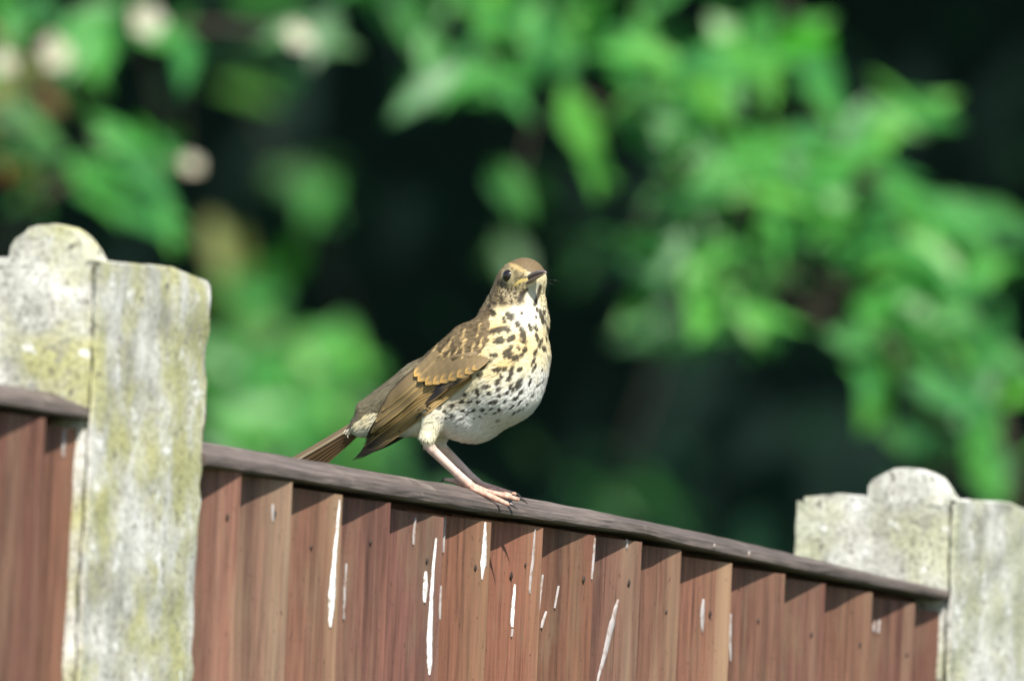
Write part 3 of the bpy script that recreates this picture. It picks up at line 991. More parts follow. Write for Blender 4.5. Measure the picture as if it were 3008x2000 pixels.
body = mesh_obj('body', L3(BV), [tuple(q) for q in Q.tolist()], M_plume, bird, cols=BC)

# ---- fine contour feathers over the body (silky surface and broken outline)
bvh = BVHTree.FromPolygons([tuple(v) for v in BV], [tuple(q) for q in Q.tolist()])
WINGPOLY = [(1396, 1062), (1394, 1090), (1394, 1126), (1270, 1220), (1100, 1342), (1090, 1260), (1115, 1208), (1155, 1136), (1235, 1080), (1320, 1058)]
under_wing = inside(BV, WINGPOLY) & (BN[:, 2] < .1)
area_ok = ~under_wing & ((BV[:, 1] > 900) | ((rng.random(len(BV)) < .25) & (BV[:, 1] > 865)) | (BN[:, 2] > .2)) & (BV[:, 1] < 1306) & ~((BV[:, 0] > 1560) & (BV[:, 1] < 835) & (BV[:, 2] < -55))
cand = np.nonzero(area_ok)[0]
# thin the crowd on the hidden side
pick = rng.choice(cand, size=min(30000, len(cand)), replace=False)
P = BV[pick] + rng.normal(0, 1.0, (len(pick), 3))
Nn = BN[pick]
tip = np.array([1612., 796., -125.])
tail = np.array([1000., 1300., 150.])
hw_ = np.clip((930 - P[:, 1]) / 60, 0, 1)[:, None]
flow = (tail - P) / np.linalg.norm(tail - P, axis=1, keepdims=True)
flow[:, 1] += 0.25
away = (P - tip) / np.linalg.norm(P - tip, axis=1, keepdims=True)
flow = flow * (1 - hw_) + (away + np.array([-.1, .35, 0])) * hw_
tuftm = (np.abs(P[:, 0] - 1255) < 40) & (P[:, 1] > 1235)
flow[tuftm] = np.array([-.08, 1.0, 0.0])
flow += rng.normal(0, .10, flow.shape)
flow -= Nn * (flow * Nn).sum(1, keepdims=True)
flow /= np.linalg.norm(flow, axis=1, keepdims=True) + 1e-9
side = np.cross(Nn, flow)
ln = (17 - 11.5 * hw_[:, 0]) * rng.uniform(.7, 1.3, len(P))
wd = (1.9 - .6 * hw_[:, 0]) * rng.uniform(.7, 1.3, len(P))
lift = rng.uniform(.1, 0.9, len(P)) * (1 - .4 * hw_[:, 0])
lift[tuftm] *= .4
BCp = plumage(P + flow * (ln * .45)[:, None], Nn) * rng.uniform(.92, 1.08, (len(P), 1))
root = P - Nn * 0.8
midp = P + flow * (ln * .5)[:, None] + Nn * (lift * .8 + .4)[:, None]
endp = P + flow * ln[:, None] + Nn * (lift * .7)[:, None]
fv = np.stack([root - side * (wd * .6)[:, None], root + side * (wd * .6)[:, None],
               midp + side * wd[:, None], midp - side * wd[:, None], endp], 1).reshape(-1, 3)
k = np.arange(len(P)) * 5
ff = [(a, a + 1, a + 2, a + 3) for a in k] + [(a + 3, a + 2, a + 4) for a in k]
fc = np.repeat(BCp, 5, 0)
pl = mesh_obj('plumage', L3(fv), [tuple(int(i) for i in q) for q in ff], M_plume, bird, cols=np.clip(fc, 0.005, .88))
pl['kind'] = 'stuff'

# ---- wings
def front_depth(x, y):
    hit = bvh.ray_cast(Vector((x, y, -500)), Vector((0, 0, 1)))
    return hit[0][2] if hit[0] is not None else 1e9
def wing_depth(x, y):
    """near surface of the folded wing"""
    t = np.clip((1400 - x) / 360, 0, 1.1)
    pl_ = -140 + 236 * t ** 0.95
    return min(front_depth(x, y) - 3, pl_ + 30)
def feather(name, parent, pts, hw, layer, colf, depth=wing_depth, camber=2.0, nl=16, nc=6, taper=0.5):
    """vane along a base-to-tip line; colf(u along, v across) -> colour"""
    P = np.array(pts, float)
    seg = np.concatenate([[0], np.cumsum(np.linalg.norm(np.diff(P[:, :2], axis=0), axis=1))])
    verts, cols, faces = [], [], []
    for a in range(nl + 1):
        u = a / nl
        q = [np.interp(u * seg[-1], seg, P[:, c]) for c in range(P.shape[1])]
        e = 1e-2
        q2 = [np.interp(min(1, u + e) * seg[-1], seg, P[:, c]) for c in range(2)]
        q1 = [np.interp(max(0, u - e) * seg[-1], seg, P[:, c]) for c in range(2)]
        t = np.array(q2) - np.array(q1)
        t /= np.linalg.norm(t) + 1e-9
        sd = np.array([-t[1], t[0]])
        prof = (0.55 + 0.45 * min(1, u / .25)) * (1 - max(0, (u - taper) / (1 - taper)) ** 2.6 * .93)
        for c in range(nc + 1):
            v = c / nc * 2 - 1
            x, y = np.array(q[:2]) + sd * v * hw * prof
            d0 = q[2] if P.shape[1] == 3 else depth(x, y)
            lay = layer[0] + (layer[1] - layer[0]) * u if isinstance(layer, tuple) else layer
            d = d0 - lay - camber * (1 - v * v) + (0.8 if abs(v) < .2 else 0)
            verts.append((x, y, d))
            cols.append(np.array(colf(u, v)) * (1 + .07 * math.sin(40 * v + 25 * u)))
    n = nc + 1
    for a in range(nl):
        for c in range(nc):
            faces.append((a * n + c, a * n + c + 1, (a + 1) * n + c + 1, (a + 1) * n + c))
    return mesh_obj(name, L3(np.array(verts)), faces, M_vane, parent, cols=np.clip(np.array(cols), .004, .85))

def wing_part(name):
    # the fleshy lead of the folded wing, hidden under the coverts
    pts = [(1405, 1040), (1340, 1055), (1270, 1085), (1215, 1125)]
    rad = [12, 16, 14, 8]
    verts, faces = [], []
    for (x, y), r in zip(pts, rad):
        for kk in range(10):
            a = 2 * math.pi * kk / 10
            xx, yy = x + .6 * r * math.cos(a), y + .8 * r * math.cos(a)
            verts.append((xx, yy, wing_depth(x, y) + 6 - 5 * math.sin(a)))
    for a in range(3):
        for b in range(10):
            c = (b + 1) % 10
            faces.append((a * 10 + b, a * 10 + c, (a + 1) * 10 + c, (a + 1) * 10 + b))
    faces += [tuple(range(10))[::-1], tuple(range(30, 40))]
    return mesh_obj(name, L3(np.array(verts)), faces, M_plume, bird, cols=np.tile(BROWN, (40, 1)))
wing = wing_part('wing')
GOLD, PALE, DK, WB = np.array([.215, .135, .048]), np.array([.38, .265, .11]), np.array([.015, .012, .010]), np.array([.168, .120, .060])
def lerp(a, b, t):
    t = min(1, max(0, t))
    return a * (1 - t) + b * t
def col_primary(u, v):
    c = lerp(GOLD, WB * .8, u)
    if v < -.6: c = lerp(c, PALE, (-.6 - v) / .25)
    if v > -.35: c = lerp(c, DK, (v + .35) / .3)
    return lerp(c, DK * 1.3, (u - .62) / .25)
def col_second(u, v):
    c = GOLD * 1.15
    if v < -.7: c = lerp(c, PALE, (-.7 - v) / .2)
    if v > -.45: c = lerp(c, DK, (v + .45) / .25)
    return lerp(c, DK * 1.6, (u - .85) / .2)
def col_tert(u, v):
    c = WB * (.95 + .12 * math.sin(18 * v) - .15 * v)
    if v < -.70: c = lerp(c, PALE, (-.70 - v) / .2)
    if v > .72: c = lerp(c, DK, (v - .72) / .2)
    return lerp(c, PALE * .9, (u - .93) / .08)
# primaries lie lowest, secondaries over them, tertials on top
prim = [((1386, 1108), (1262, 1199), (1120, 1308), (1052, 1349)), ((1382, 1104), (1252, 1196), (1108, 1308), (1040, 1351)),
        ((1378, 1102), (1243, 1193), (1098, 1306), (1032, 1352)), ((1374, 1100), (1236, 1190), (1100, 1297), (1046, 1338)),
        ((1370, 1098), (1228, 1187), (1100, 1290), (1056, 1326))]
for i, p in enumerate(prim):
    feather('primary_feather', wing, p, 8.5, 1 + i * 1.3, col_primary, camber=1.2)
sec = [((1362, 1098), (1220, 1182), (1100, 1280), (1062, 1318)), ((1354, 1094), (1210, 1178), (1098, 1272), (1066, 1306)),
       ((1346, 1090), (1200, 1174), (1098, 1262), (1070, 1294)), ((1338, 1086), (1192, 1168), (1100, 1252), (1074, 1284)), ((1330, 1082), (1184, 1162), (1102, 1240), (1078, 1274))]
for i, p in enumerate(sec):
    feather('secondary_feather', wing, p, 10.5, 8.5 + i * 1.4, col_second, camber=1.2)
ter = [((1318, 1078), (1222, 1140), (1130, 1220), (1088, 1272)), ((1308, 1066), (1208, 1128), (1132, 1198), (1102, 1240)), ((1298, 1052), (1212, 1108), (1150, 1166), (1122, 1206))]
for i, (p, q) in enumerate(zip(ter, (22, 22, 20))):
    feather('tertial_feather', wing, p, q, (11 + i, 17 + i * 2.2), col_tert, camber=1.6, taper=.55)
# dark primary coverts and alula
def col_dark(u, v):
    c = lerp(WB, DK, (u - .3) / .3)
    return lerp(c, GOLD, (abs(v) - .75) / .2)
for p, q in ((((1372, 1086), (1312, 1128), (1270, 1166), (1246, 1188)), 12), (((1384, 1090), (1340, 1120), (1312, 1138)), 10), (((1366, 1082), (1304, 1120), (1270, 1152)), 11)):
    feather('primary_covert', wing, p, q, 17, col_dark, camber=1.2)
# greater coverts with buff tips
def col_gc(u, v):
    c = WB * (1.0 + .1 * math.sin(25 * v))
    e = .84 - .10 * abs(v) + .05 * math.sin(7 * v)
    c = lerp(c, np.array([.48, .285, .080]), (u - e) / .13)
    if v < -.6: c = lerp(c, PALE, (-.6 - v) / .3 * .6)
    return c
tips = [(1388, 1085), (1366, 1096), (1342, 1107), (1317, 1116), (1293, 1123), (1272, 1127), (1249, 1129), (1227, 1119), (1216, 1104)]
for i, t in enumerate(tips):
    L_ = (58, 78, 100)[i] if i < 3 else 118
    b = (t[0] + .80 * L_ * (1 - .03 * i), t[1] - .60 * L_ - 2 * (i > 5))
    mid_ = ((t[0] + b[0]) / 2 - 3, (t[1] + b[1]) / 2 + 3)
    feather('greater_covert', wing, (b, mid_, t), (9, 12)[i] if i < 2 else 15, (6 + i * .5, 20 + i * .9), col_gc, camber=1.6, taper=.72)
# far wing: only its tip shows below the belly
wing2 = mesh_obj('wing', L3(np.array([(1330, 1180, 150), (1300, 1120, 162), (1220, 1190, 160), (1250, 1235, 150), (1320, 1170, 156), (1295, 1130, 168), (1225, 1195, 166), (1250, 1228, 156)])),
                 [(0, 1, 2, 3), (7, 6, 5, 4), (0, 4, 5, 1), (1, 5, 6, 2), (2, 6, 7, 3), (3, 7, 4, 0)], M_plume, bird, cols=np.tile(BROWN, (8, 1)))
for i, (a, t) in enumerate((((1290, 1190), (1088, 1330)), ((1296, 1184), (1100, 1322)), ((1300, 1176), (1120, 1306)), ((1296, 1166), (1140, 1284)))):
    feather('primary_feather', wing2, ((a[0], a[1], 150), ((a[0] + t[0]) / 2, (a[1] + t[1]) / 2 + 8, 158), (t[0], t[1], 165)), 13, i * -1.5, lambda u, v: DK * (1.4 - .5 * abs(v)))
for i, t in enumerate(((1250, 1150), (1230, 1180), (1270, 1120))):
    feather('greater_covert', wing2, ((t[0] + 70, t[1] - 60, 160), (t[0], t[1], 172)), 18, -6 - i, col_gc)

# ---- tail
tailp = mesh_obj('tail', L3(np.array([(1120, 1190, 108), (1110, 1225, 104), (1040, 1262, 132), (1046, 1232, 136), (1120, 1190, 124), (1110, 1225, 124), (1040, 1262, 142), (1046, 1232, 146)])),
                 [(0, 1, 2, 3), (7, 6, 5, 4), (0, 4, 5, 1), (1, 5, 6, 2), (2, 6, 7, 3), (3, 7, 4, 0)], M_plume, bird, cols=np.tile(OLIVE, (8, 1)))
def col_tail(u, v):
    c = np.array([.09, .064, .037]) * (1 + .1 * math.sin(30 * v))
    if v > .68: c = lerp(c, np.array([.46, .36, .24]), (v - .68) / .2)
    return c
def col_tail_side(u, v):
    c = np.array([.125, .094, .058]) * (1 + .1 * math.sin(30 * v))
    return lerp(c, np.array([.34, .27, .18]), (.2 - v) / .5)
# upper-side feathers seen edge-on, and the underside fanned below them
for i in range(4):
    a = (1098 + 4 * i, 1212 - 4 * i)
    t = (742 + 14 * i, 1420 - 9 * i)
    feather('tail_feather', tailp, ((a[0], a[1], 112 + 5 * i), ((a[0] + t[0]) / 2, (a[1] + t[1]) / 2 + 2, 160 + 5 * i), (t[0], t[1], 210 + 6 * i)), 7.5, 0, col_tail_side, taper=.9)
for i in range(5):
    a = (1090 - 2 * i, 1220 + 5 * i)
    t = (752 + 14 * i, 1430 + 10 * i)
    feather('tail_feather', tailp, ((a[0], a[1], 120 + 4 * i), ((a[0] + t[0]) / 2, (a[1] + t[1]) / 2 + 4, 166 + 4 * i), (t[0], t[1], 214 + 5 * i)), 11, 0, lambda u, v: np.array([.085, .052, .026]) * (1 - .25 * u) * (1.1 - .3 * v), taper=.9)

# ---- eye, bill, claws, bristles
def ball(name, c, r, mat, parent, sc=(1, 1, 1), nu=20, nv_=12):
    verts, faces = [], []
    for j in range(nv_ + 1):
        th = math.pi * j / nv_
        for i in range(nu):
            ph = 2 * math.pi * i / nu
            verts.append((c[0] + r * sc[0] * math.sin(th) * math.cos(ph), c[1] + r * sc[1] * math.cos(th), c[2] + r * sc[2] * math.sin(th) * math.sin(ph)))
    for j in range(nv_):
        for i in range(nu):
            i2 = (i + 1) % nu
            faces.append((j * nu + i, j * nu + i2, (j + 1) * nu + i2, (j + 1) * nu + i))
    return mesh_obj(name, L3(np.array(verts)), faces, mat, parent)
dE = front_depth(1492, 809)
ball('eye', (1494, 809, dE + 11), 19.5, M_eye, bird, (0.92, 1, 1))
dE2 = 0
hit = bvh.ray_cast(Vector((1590, 809, 400)), Vector((0, 0, -1)))
if hit[0] is not None:
    ball('eye', (1588, 812, hit[0][2] - 10), 19, M_eye, bird)
def tube(name, pts, rads, mat, parent, nseg=12, flat=1.0):
    P = np.array(pts, float)
    K = len(P)
    verts, faces = [], []
    for k in range(K):
        t = P[min(K - 1, k + 1)] - P[max(0, k - 1)]
        t /= np.linalg.norm(t) + 1e-9
        upv = np.array([0, -1.0, 0]) - t * (-t[1])
        upv /= np.linalg.norm(upv) + 1e-9
        sdv = np.cross(t, upv)
        for i in range(nseg):
            a = 2 * math.pi * i / nseg
            verts.append(P[k] + rads[k] * (math.cos(a) * sdv + flat * math.sin(a) * upv))
    for k in range(K - 1):
        for i in range(nseg):
            i2 = (i + 1) % nseg
            faces.append((k * nseg + i, k * nseg + i2, (k + 1) * nseg + i2, (k + 1) * nseg + i))
    faces.append(tuple(range(nseg))[::-1])
    faces.append(tuple(range((K - 1) * nseg, K * nseg)))
    return mesh_obj(name, L3(np.array(verts)), faces, mat, parent)
bt = np.array([1606., 799., -150.])
tube('upper_mandible', [(1542, 826, -62), (1556, 815, -84), (1572, 804, -108), (1588, 798, -130), (1600, 797, -146), (1607, 800, -154)], [13.5, 13.5, 11.5, 9, 5.5, 1.3], M_bill_u, bird, 14, .80)
tube('lower_mandible', [(1530, 840, -58), (1548, 832, -84), (1568, 819, -110), (1586, 809, -132), (1602, 803, -150)], [10, 10.5, 8.5, 6, 1.6], M_bill_l, bird, 14, .55)
def claw(p, dirv, ln, r):
    p = np.array(p, float)
    dirv = np.array(dirv, float)
    dirv /= np.linalg.norm(dirv)
    pts = []
    for k in range(6):
        u = k / 5
        pts.append(p + dirv * ln * u + np.array([0, ln * (0.75 * u * u - .18 * u), 0]))
    tube('claw', pts, [r, r * .95, r * .8, r * .6, r * .4, .5], M_claw, bird, 8)
claw((1492, 1479, -34), (1, .05, -.2), 30, 5)
claw((1520, 1465, 54), (1, -.05, .2), 32, 5)
claw((1491, 1452, 84), (1, -.1, .3), 26, 4.2)
claw((1310, 1406, 30), (-1, .1, .3), 20, 4.5)
claw((1498, 1455, 84), (1, 0, .2), 26, 4.2)
claw((1510, 1451, 130), (1, 0, .3), 26, 4.2)
for a, b in (((1600, 822, -60), (1648, 825, -70)), ((1600, 826, -58), (1630, 837, -66))):
    tube('rictal_bristle', [a, ((a[0] + b[0]) / 2, (a[1] + b[1]) / 2 - 3, -64), b], [.4, .3, .15], M_claw, bird, 5)

# ------------------------------------------------------------------ background planting
def leaf_mesh(name, mat, L=1.0, W=0.31, fold=0.10, curl=0.12):
    verts, faces = [], []
    n = 5
    prof = [0.06, 0.74, 1.0, 0.80, 0.40, 0.01]
    for k in range(n + 1):
        u = k / n
        z = -curl * u * u
        hw = W * 0.5 * prof[k]
        verts += [(u * L, -hw, z + fold * hw * 2), (u * L, 0, z), (u * L, hw, z + fold * hw * 2)]
    for k in range(n):
        a = k * 3
        faces += [(a, a + 3, a + 4, a + 1), (a + 1, a + 4, a + 5, a + 2)]
    me = bpy.data.meshes.new(name)
    me.from_pydata(verts, [], faces)
    me.materials.append(mat)
    me.polygons.foreach_set('use_smooth', [True] * len(me.polygons))
    return me, np.array(verts), faces
LM = {k: leaf_mesh('leaf', mt) for k, mt in (('b', M_leaf), ('m', M_leaf2), ('y', M_leaf_y), ('o', M_leaf_o), ('d', M_dark))}
LV, LF = LM['b'][1], LM['b'][2]

def rand_basis(nbias, k, axis=None):
    nrm = np.array(nbias) + rng.normal(0, k, 3)
    nrm /= np.linalg.norm(nrm)
    a = rng.normal(0, 1, 3) if axis is None else np.array(axis) + rng.normal(0, .35, 3)
    a[2] -= 0.35
    a -= nrm * (a @ nrm)
    a /= np.linalg.norm(a)
    return a, np.cross(nrm, a), nrm
FACE = np.array([0.25, -0.75, 0.62])
def put_leaf(shrub, kind, pos, size, basis, width=1.0):
    o = bpy.data.objects.new('leaf', LM[kind][0])
    COL.objects.link(o)
    o.parent = shrub
    a, b, c = basis
    mm = Matrix(((a[0] * size, b[0] * size * width, c[0] * size, pos[0] - shrub.location[0]),
                 (a[1] * size, b[1] * size * width, c[1] * size, pos[1] - shrub.location[1]),
                 (a[2] * size, b[2] * size * width, c[2] * size, pos[2] - shrub.location[2]), (0, 0, 0, 1)))
    o.matrix_local = mm
    return o
def bulk(name, parent, positions, sizes, mat, nb=FACE, k=.6, off=None):
    verts = np.zeros((len(positions), len(LV), 3))
    for i, (p, s) in enumerate(zip(positions, sizes)):
        a, b, c = rand_basis(nb, k)
        verts[i] = p + s * (LV[:, :1] * a + LV[:, 1:2] * b * 1.1 + LV[:, 2:] * c)
    off = np.array(parent.location) if parent is not None else np.zeros(3)
    V_ = (verts - off).reshape(-1, 3)
    F_ = []
    for i in range(len(positions)):
        F_ += [tuple(q + i * len(LV) for q in f) for f in LF]
    o = mesh_obj(name, V_, F_, mat, parent)
    o['kind'] = 'stuff'
    return o
def limb(name, parent, pts, r0, r1, mat=M_bark, nseg=7):
    P_ = np.array(pts, float)
    # smooth the line
    t = np.linspace(0, len(P_) - 1, 4 * (len(P_) - 1) + 1)
    Q_ = np.stack([np.interp(t, range(len(P_)), P_[:, c]) for c in range(3)], 1)
    for _ in range(2):
        Q_[1:-1] = (Q_[:-2] + 2 * Q_[1:-1] + Q_[2:]) / 4
    K = len(Q_)
    verts, faces = [], []
    off = np.array(parent.location)
    for k in range(K):
        tg = Q_[min(K - 1, k + 1)] - Q_[max(0, k - 1)]
        tg /= np.linalg.norm(tg) + 1e-9
        a = np.cross(tg, [0.3, 0.9, 0.2])
        a /= np.linalg.norm(a)
        b = np.cross(tg, a)
        r = r0 + (r1 - r0) * k / (K - 1)
        for i in range(nseg):
            an = 2 * math.pi * i / nseg
            verts.append(Q_[k] + r * (math.cos(an) * a + math.sin(an) * b) - off)
    for k in range(K - 1):
        for i in range(nseg):
            i2 = (i + 1) % nseg
            faces.append((k * nseg + i, k * nseg + i2, (k + 1) * nseg + i2, (k + 1) * nseg + i))
    return mesh_obj(name, verts, faces, mat, parent)
V2 = 1.2757
def clusters_to_leaves(shrub, cl, D, Dj, size, limit=290):
    made = 0
    centres = []
    for row in cl:
        vx, vy, sp, n, kind = row[:5]
        ax = row[5] if len(row) > 5 else None
        for _ in range(n):
            if made >= limit:
                break
            x = (vx + rng.normal(0, sp * .75)) * V2
            y = (vy + rng.normal(0, sp * .75)) * V2
            p = at(x, y, D + rng.uniform(-Dj, Dj))
            if ax is None:
                ax_ = ((1, .45), (-1, .5), (.7, .9), (-.6, 1), (1, -.1))[rng.integers(5)]
            else:
                ax_ = ax
            axis = ax_[0] * Rt - ax_[1] * Up
            bs_ = rand_basis(FACE, .42, axis)
            sz = size * rng.uniform(.75, 1.2)
            put_leaf(shrub, kind, p - bs_[0] * sz * .5, sz, bs_, rng.uniform(.95, 1.35))
            made += 1
        centres.append(at(vx * V2, vy * V2, D))
    return centres

# sunlit shrub on the right
baseR = at(3050, 1400, 17.6)
shR = empty('leafy_shrub', (baseR[0], baseR[1], 0), 'tall sunlit shrub with large bright green leaves on the right behind the fence', 'shrub')
clR = [(1080, 165, 30, 4, 'b'), (985, 205, 22, 3, 'b', (-1, .4)), (1180, 195, 30, 4, 'b'), (1120, 130, 30, 3, 'm'), (1250, 60, 40, 4, 'b'), (1335, 110, 35, 4, 'b'), (1420, 150, 35, 5, 'b'),
       (1500, 110, 35, 4, 'b'), (1600, 190, 40, 5, 'b'), (1700, 120, 40, 5, 'b'), (1790, 160, 40, 5, 'b'), (1860, 60, 25, 4, 'b', (.6, -1)), (1890, 200, 28, 4, 'b', (.6, 1)), (1330, 300, 20, 3, 'b', (.5, 1)),
       (1385, 375, 20, 3, 'b', (.5, 1)), (1480, 250, 40, 4, 'm'), (1560, 310, 40, 5, 'b'), (1650, 270, 40, 5, 'b'), (1190, 440, 22, 3, 'm', (.7, .6)), (2110, 262, 26, 5, 'b', (1, .05)), (2040, 285, 25, 3, 'b', (1, -.2)),
       (1950, 330, 30, 4, 'b'), (1900, 400, 35, 5, 'b'), (1750, 380, 40, 5, 'b'), (1690, 430, 35, 5, 'b'), (1800, 470, 40, 5, 'b'), (1900, 480, 35, 4, 'b'), (2060, 450, 25, 4, 'b', (.7, .7)), (2130, 500, 25, 4, 'b', (.5, 1)),
       (1850, 560, 40, 5, 'b'), (1650, 570, 40, 5, 'b'), (1560, 590, 30, 4, 'b'), (1450, 560, 30, 2, 'm'), (1700, 620, 40, 5, 'm'), (1740, 740, 24, 5, 'b', (.3, 1)), (1620, 690, 35, 4, 'b'), (1500, 640, 25, 2, 'm'),
       (1950, 560, 35, 4, 'b'), (2040, 600, 35, 4, 'b'), (2150, 600, 35, 5, 'b'), (2210, 690, 30, 5, 'b'), (2285, 640, 30, 5, 'b'), (2100, 720, 40, 5, 'b'), (2000, 760, 35, 5, 'b'), (2150, 820, 40, 5, 'b'),
       (2260, 820, 40, 5, 'b'), (2020, 900, 22, 4, 'b', (-.2, 1)), (2200, 930, 40, 5, 'b'), (2110, 1000, 30, 4, 'm'), (2310, 920, 35, 5, 'b'), (2265, 1095, 26, 4, 'b'), (905, 20, 18, 3, 'm', (.6, .8)), (945, 60, 18, 3, 'm', (.6, .8)),
       (1010, 100, 25, 2, 'b'), (2320, 500, 30, 3, 'm'), (2240, 500, 30, 3, 'b'), (1540, 400, 40, 3, 'm'), (1600, 480, 40, 4, 'm'), (1800, 300, 40, 4, 'b'), (1150, 40, 40, 4, 'b')]
cR = clusters_to_leaves(shR, clR, 17.4, .40, .091, 295)
def brn(pts, D): return [at(x * V2, y * V2, D) for x, y in pts]
gR = np.array([baseR[0], baseR[1], 0])
mains = [[gR + np.array([0, 0, 0]), at(3000, 2300, 17.6)] + brn([(2290, 1180), (2080, 800), (1760, 520), (1440, 260), (1050, 120), (900, 20)], 17.5),
         [gR + np.array([.12, .05, 0]), at(3080, 2300, 17.7)] + brn([(2350, 1150), (2250, 760), (2060, 480), (1900, 300), (1820, 60), (1800, -200)], 17.6),
         [gR + np.array([-.1, .08, 0]), at(2960, 2200, 17.7)] + brn([(2200, 1100), (1900, 700), (1600, 620), (1460, 600)], 17.6)]
for q in mains:
    limb('stem', shR, q, .011, .0025)
allm = np.concatenate([np.array(q[1:]) for q in mains])
dense = np.concatenate([np.stack([np.interp(np.linspace(0, len(q) - 1, 60), range(len(q)), np.array(q)[:, c]) for c in range(3)], 1) for q in mains])
for c in cR[::2]:
    j = np.argmin(np.linalg.norm(dense - c, axis=1))
    if np.linalg.norm(dense[j] - c) > .03:
        limb('twig', shR, [dense[j], (dense[j] + c) / 2 + np.array([0, 0, .02]), c], .0028, .0012, nseg=5)
pos = []
for _ in range(1500):
    x, y = rng.uniform(3080, 5400), rng.uniform(900, 5200)
    pos.append(at(x, y, rng.uniform(17.1, 18.4)))
for _ in range(600):
    x, y = rng.uniform(1000, 2300), rng.uniform(-1600, -90)
    pos.append(at(x, y, rng.uniform(17.2, 18.2)))
pos = [p for p in pos if p[2] > .25]
bulk('foliage', shR, pos, rng.uniform(.06, .095, len(pos)), M_leaf)

# flowering shrub on the left
baseL = at(-150, 1000, 17.4)
shL = empty('flowering_shrub', (baseL[0], baseL[1], 0), 'sunlit shrub with cream blossoms and green leaves at the upper left', 'shrub')
clL = [(25, 40, 30, 3, 'b'), (100, 30, 35, 2, 'm'), (180, 80, 30, 3, 'b'), (250, 60, 30, 3, 'b'), (400, 90, 25, 4, 'b'), (205, 140, 30, 2, 'b'), (60, 150, 25, 2, 'y'), (15, 180, 20, 2, 'y'),
       (30, 260, 30, 2, 'm'), (90, 310, 30, 3, 'm'), (200, 390, 25, 4, 'b', (1, -.2)), (290, 340, 30, 5, 'b', (1, -.15)), (370, 345, 24, 4, 'b', (1, .1)), (320, 420, 25, 4, 'b', (.9, .6)), (355, 485, 18, 4, 'b', (.5, 1)),
       (240, 440, 25, 3, 'b', (1, .4)), (55, 400, 18, 3, 'y'), (640, 25, 25, 2, 'm'), (740, 100, 25, 2, 'm'), (705, 170, 20, 1, 'm'), (20, 330, 20, 1, 'o'), (125, 205, 12, 1, 'o'), (60, 470, 30, 2, 'm'), (10, 100, 20, 2, 'y'), (300, 20, 30, 3, 'm')]
cL = clusters_to_leaves(shL, clL, 17.2, .4, .086, 250)
gL = np.array([baseL[0], baseL[1], 0])
mL = [[gL, at(-200, 2200, 17.4)] + brn([(-60, 600), (120, 420), (330, 400), (430, 380)], 17.3), [gL + np.array([.1, .1, 0]), at(-260, 2000, 17.5)] + brn([(-90, 500), (60, 180), (330, 70), (540, 60), (690, 90)], 17.4)]
for q in mL:
    limb('stem', shL, q, .012, .003)
dense = np.concatenate([np.stack([np.interp(np.linspace(0, len(q) - 1, 60), range(len(q)), np.array(q)[:, c]) for c in range(3)], 1) for q in mL])
for c in cL[::2]:
    j = np.argmin(np.linalg.norm(dense - c, axis=1))
    if np.linalg.norm(dense[j] - c) > .03:
        limb('twig', shL, [dense[j], (dense[j] + c) / 2 + np.array([0, 0, .02]), c], .003, .0015, nseg=5)
# blossom: a small rosette of five petals with a domed centre
def blossom_mesh():
    verts, faces = [], []
    for k in range(5):
        a = 2 * math.pi * k / 5
        for u, hw, z in ((0.05, .10, 0), (.5, .36, .10), (.85, .34, .16), (1.0, .12, .14)):
            for s_ in (-1, 1):
                verts.append((u * math.cos(a) - s_ * hw * math.sin(a), u * math.sin(a) + s_ * hw * math.cos(a), z + .012 * k))
        b = k * 8
        for q in range(3):
            faces.append((b + 2 * q, b + 2 * q + 2, b + 2 * q + 3, b + 2 * q + 1))
    c = len(verts)
    for k in range(6):
        a = 2 * math.pi * k / 6
        verts.append((.2 * math.cos(a), .2 * math.sin(a), .12))
    verts.append((0, 0, .24))
    for k in range(6):
        faces.append((c + k, c + (k + 1) % 6, c + 6))
    me = bpy.data.meshes.new('blossom')
    me.from_pydata(verts, [], faces)
    me.materials.append(M_petal)
    return me
BLM = blossom_mesh()
for vx, vy, r in ((122, 122, .018), (132, 134, .013), (338, 50, .018), (684, 88, .017), (440, 380, .011), (8, 148, .014)):
    o = bpy.data.objects.new('blossom', BLM)
    COL.objects.link(o)
    o.parent = shL
    p = at(vx * V2, vy * V2, 16.7)
    a, b, c = rand_basis((.3, -.8, .5), .15)
    o.matrix_local = Matrix(((a[0] * r, b[0] * r, c[0] * r, p[0] - shL.location[0]), (a[1] * r, b[1] * r, c[1] * r, p[1] - shL.location[1]), (a[2] * r, b[2] * r, c[2] * r, p[2] - shL.location[2]), (0, 0, 0, 1)))
pos = []
for _ in range(1500):
    x, y = rng.uniform(-2600, -60), rng.uniform(-1200, 5200)
    pos.append(at(x, y, rng.uniform(17.0, 18.4)))
pos = [p for p in pos if p[2] > .25]
bulk('foliage', shL, pos, rng.uniform(.06, .095, len(pos)), M_leaf)

# low shrub behind the panel, left of the bird
baseM = at(800, 1800, 22.5)
shM = empty('low_shrub', (baseM[0], baseM[1], 0), 'soft green bush just above the fence, behind the tail of the bird', 'shrub')
clM = [(560, 690, 25, 4, 'b'), (585, 760, 25, 3, 'm'), (530, 600, 18, 3, 'y'), (545, 640, 14, 2, 'y'), (520, 830, 30, 5, 'b'), (510, 900, 30, 5, 'b'), (600, 880, 35, 5, 'b'), (690, 860, 30, 4, 'b'), (780, 830, 28, 5, 'b'), (740, 900, 30, 4, 'b'),
       (560, 950, 35, 5, 'b'), (640, 960, 35, 5, 'b'), (700, 985, 30, 4, 'b'), (780, 960, 35, 3, 'm'), (850, 1000, 35, 4, 'm'), (900, 1060, 35, 3, 'm'), (560, 1010, 35, 4, 'b'), (760, 1050, 35, 4, 'm'), (740, 870, 14, 2, 'y'), (690, 1030, 30, 3, 'b')]
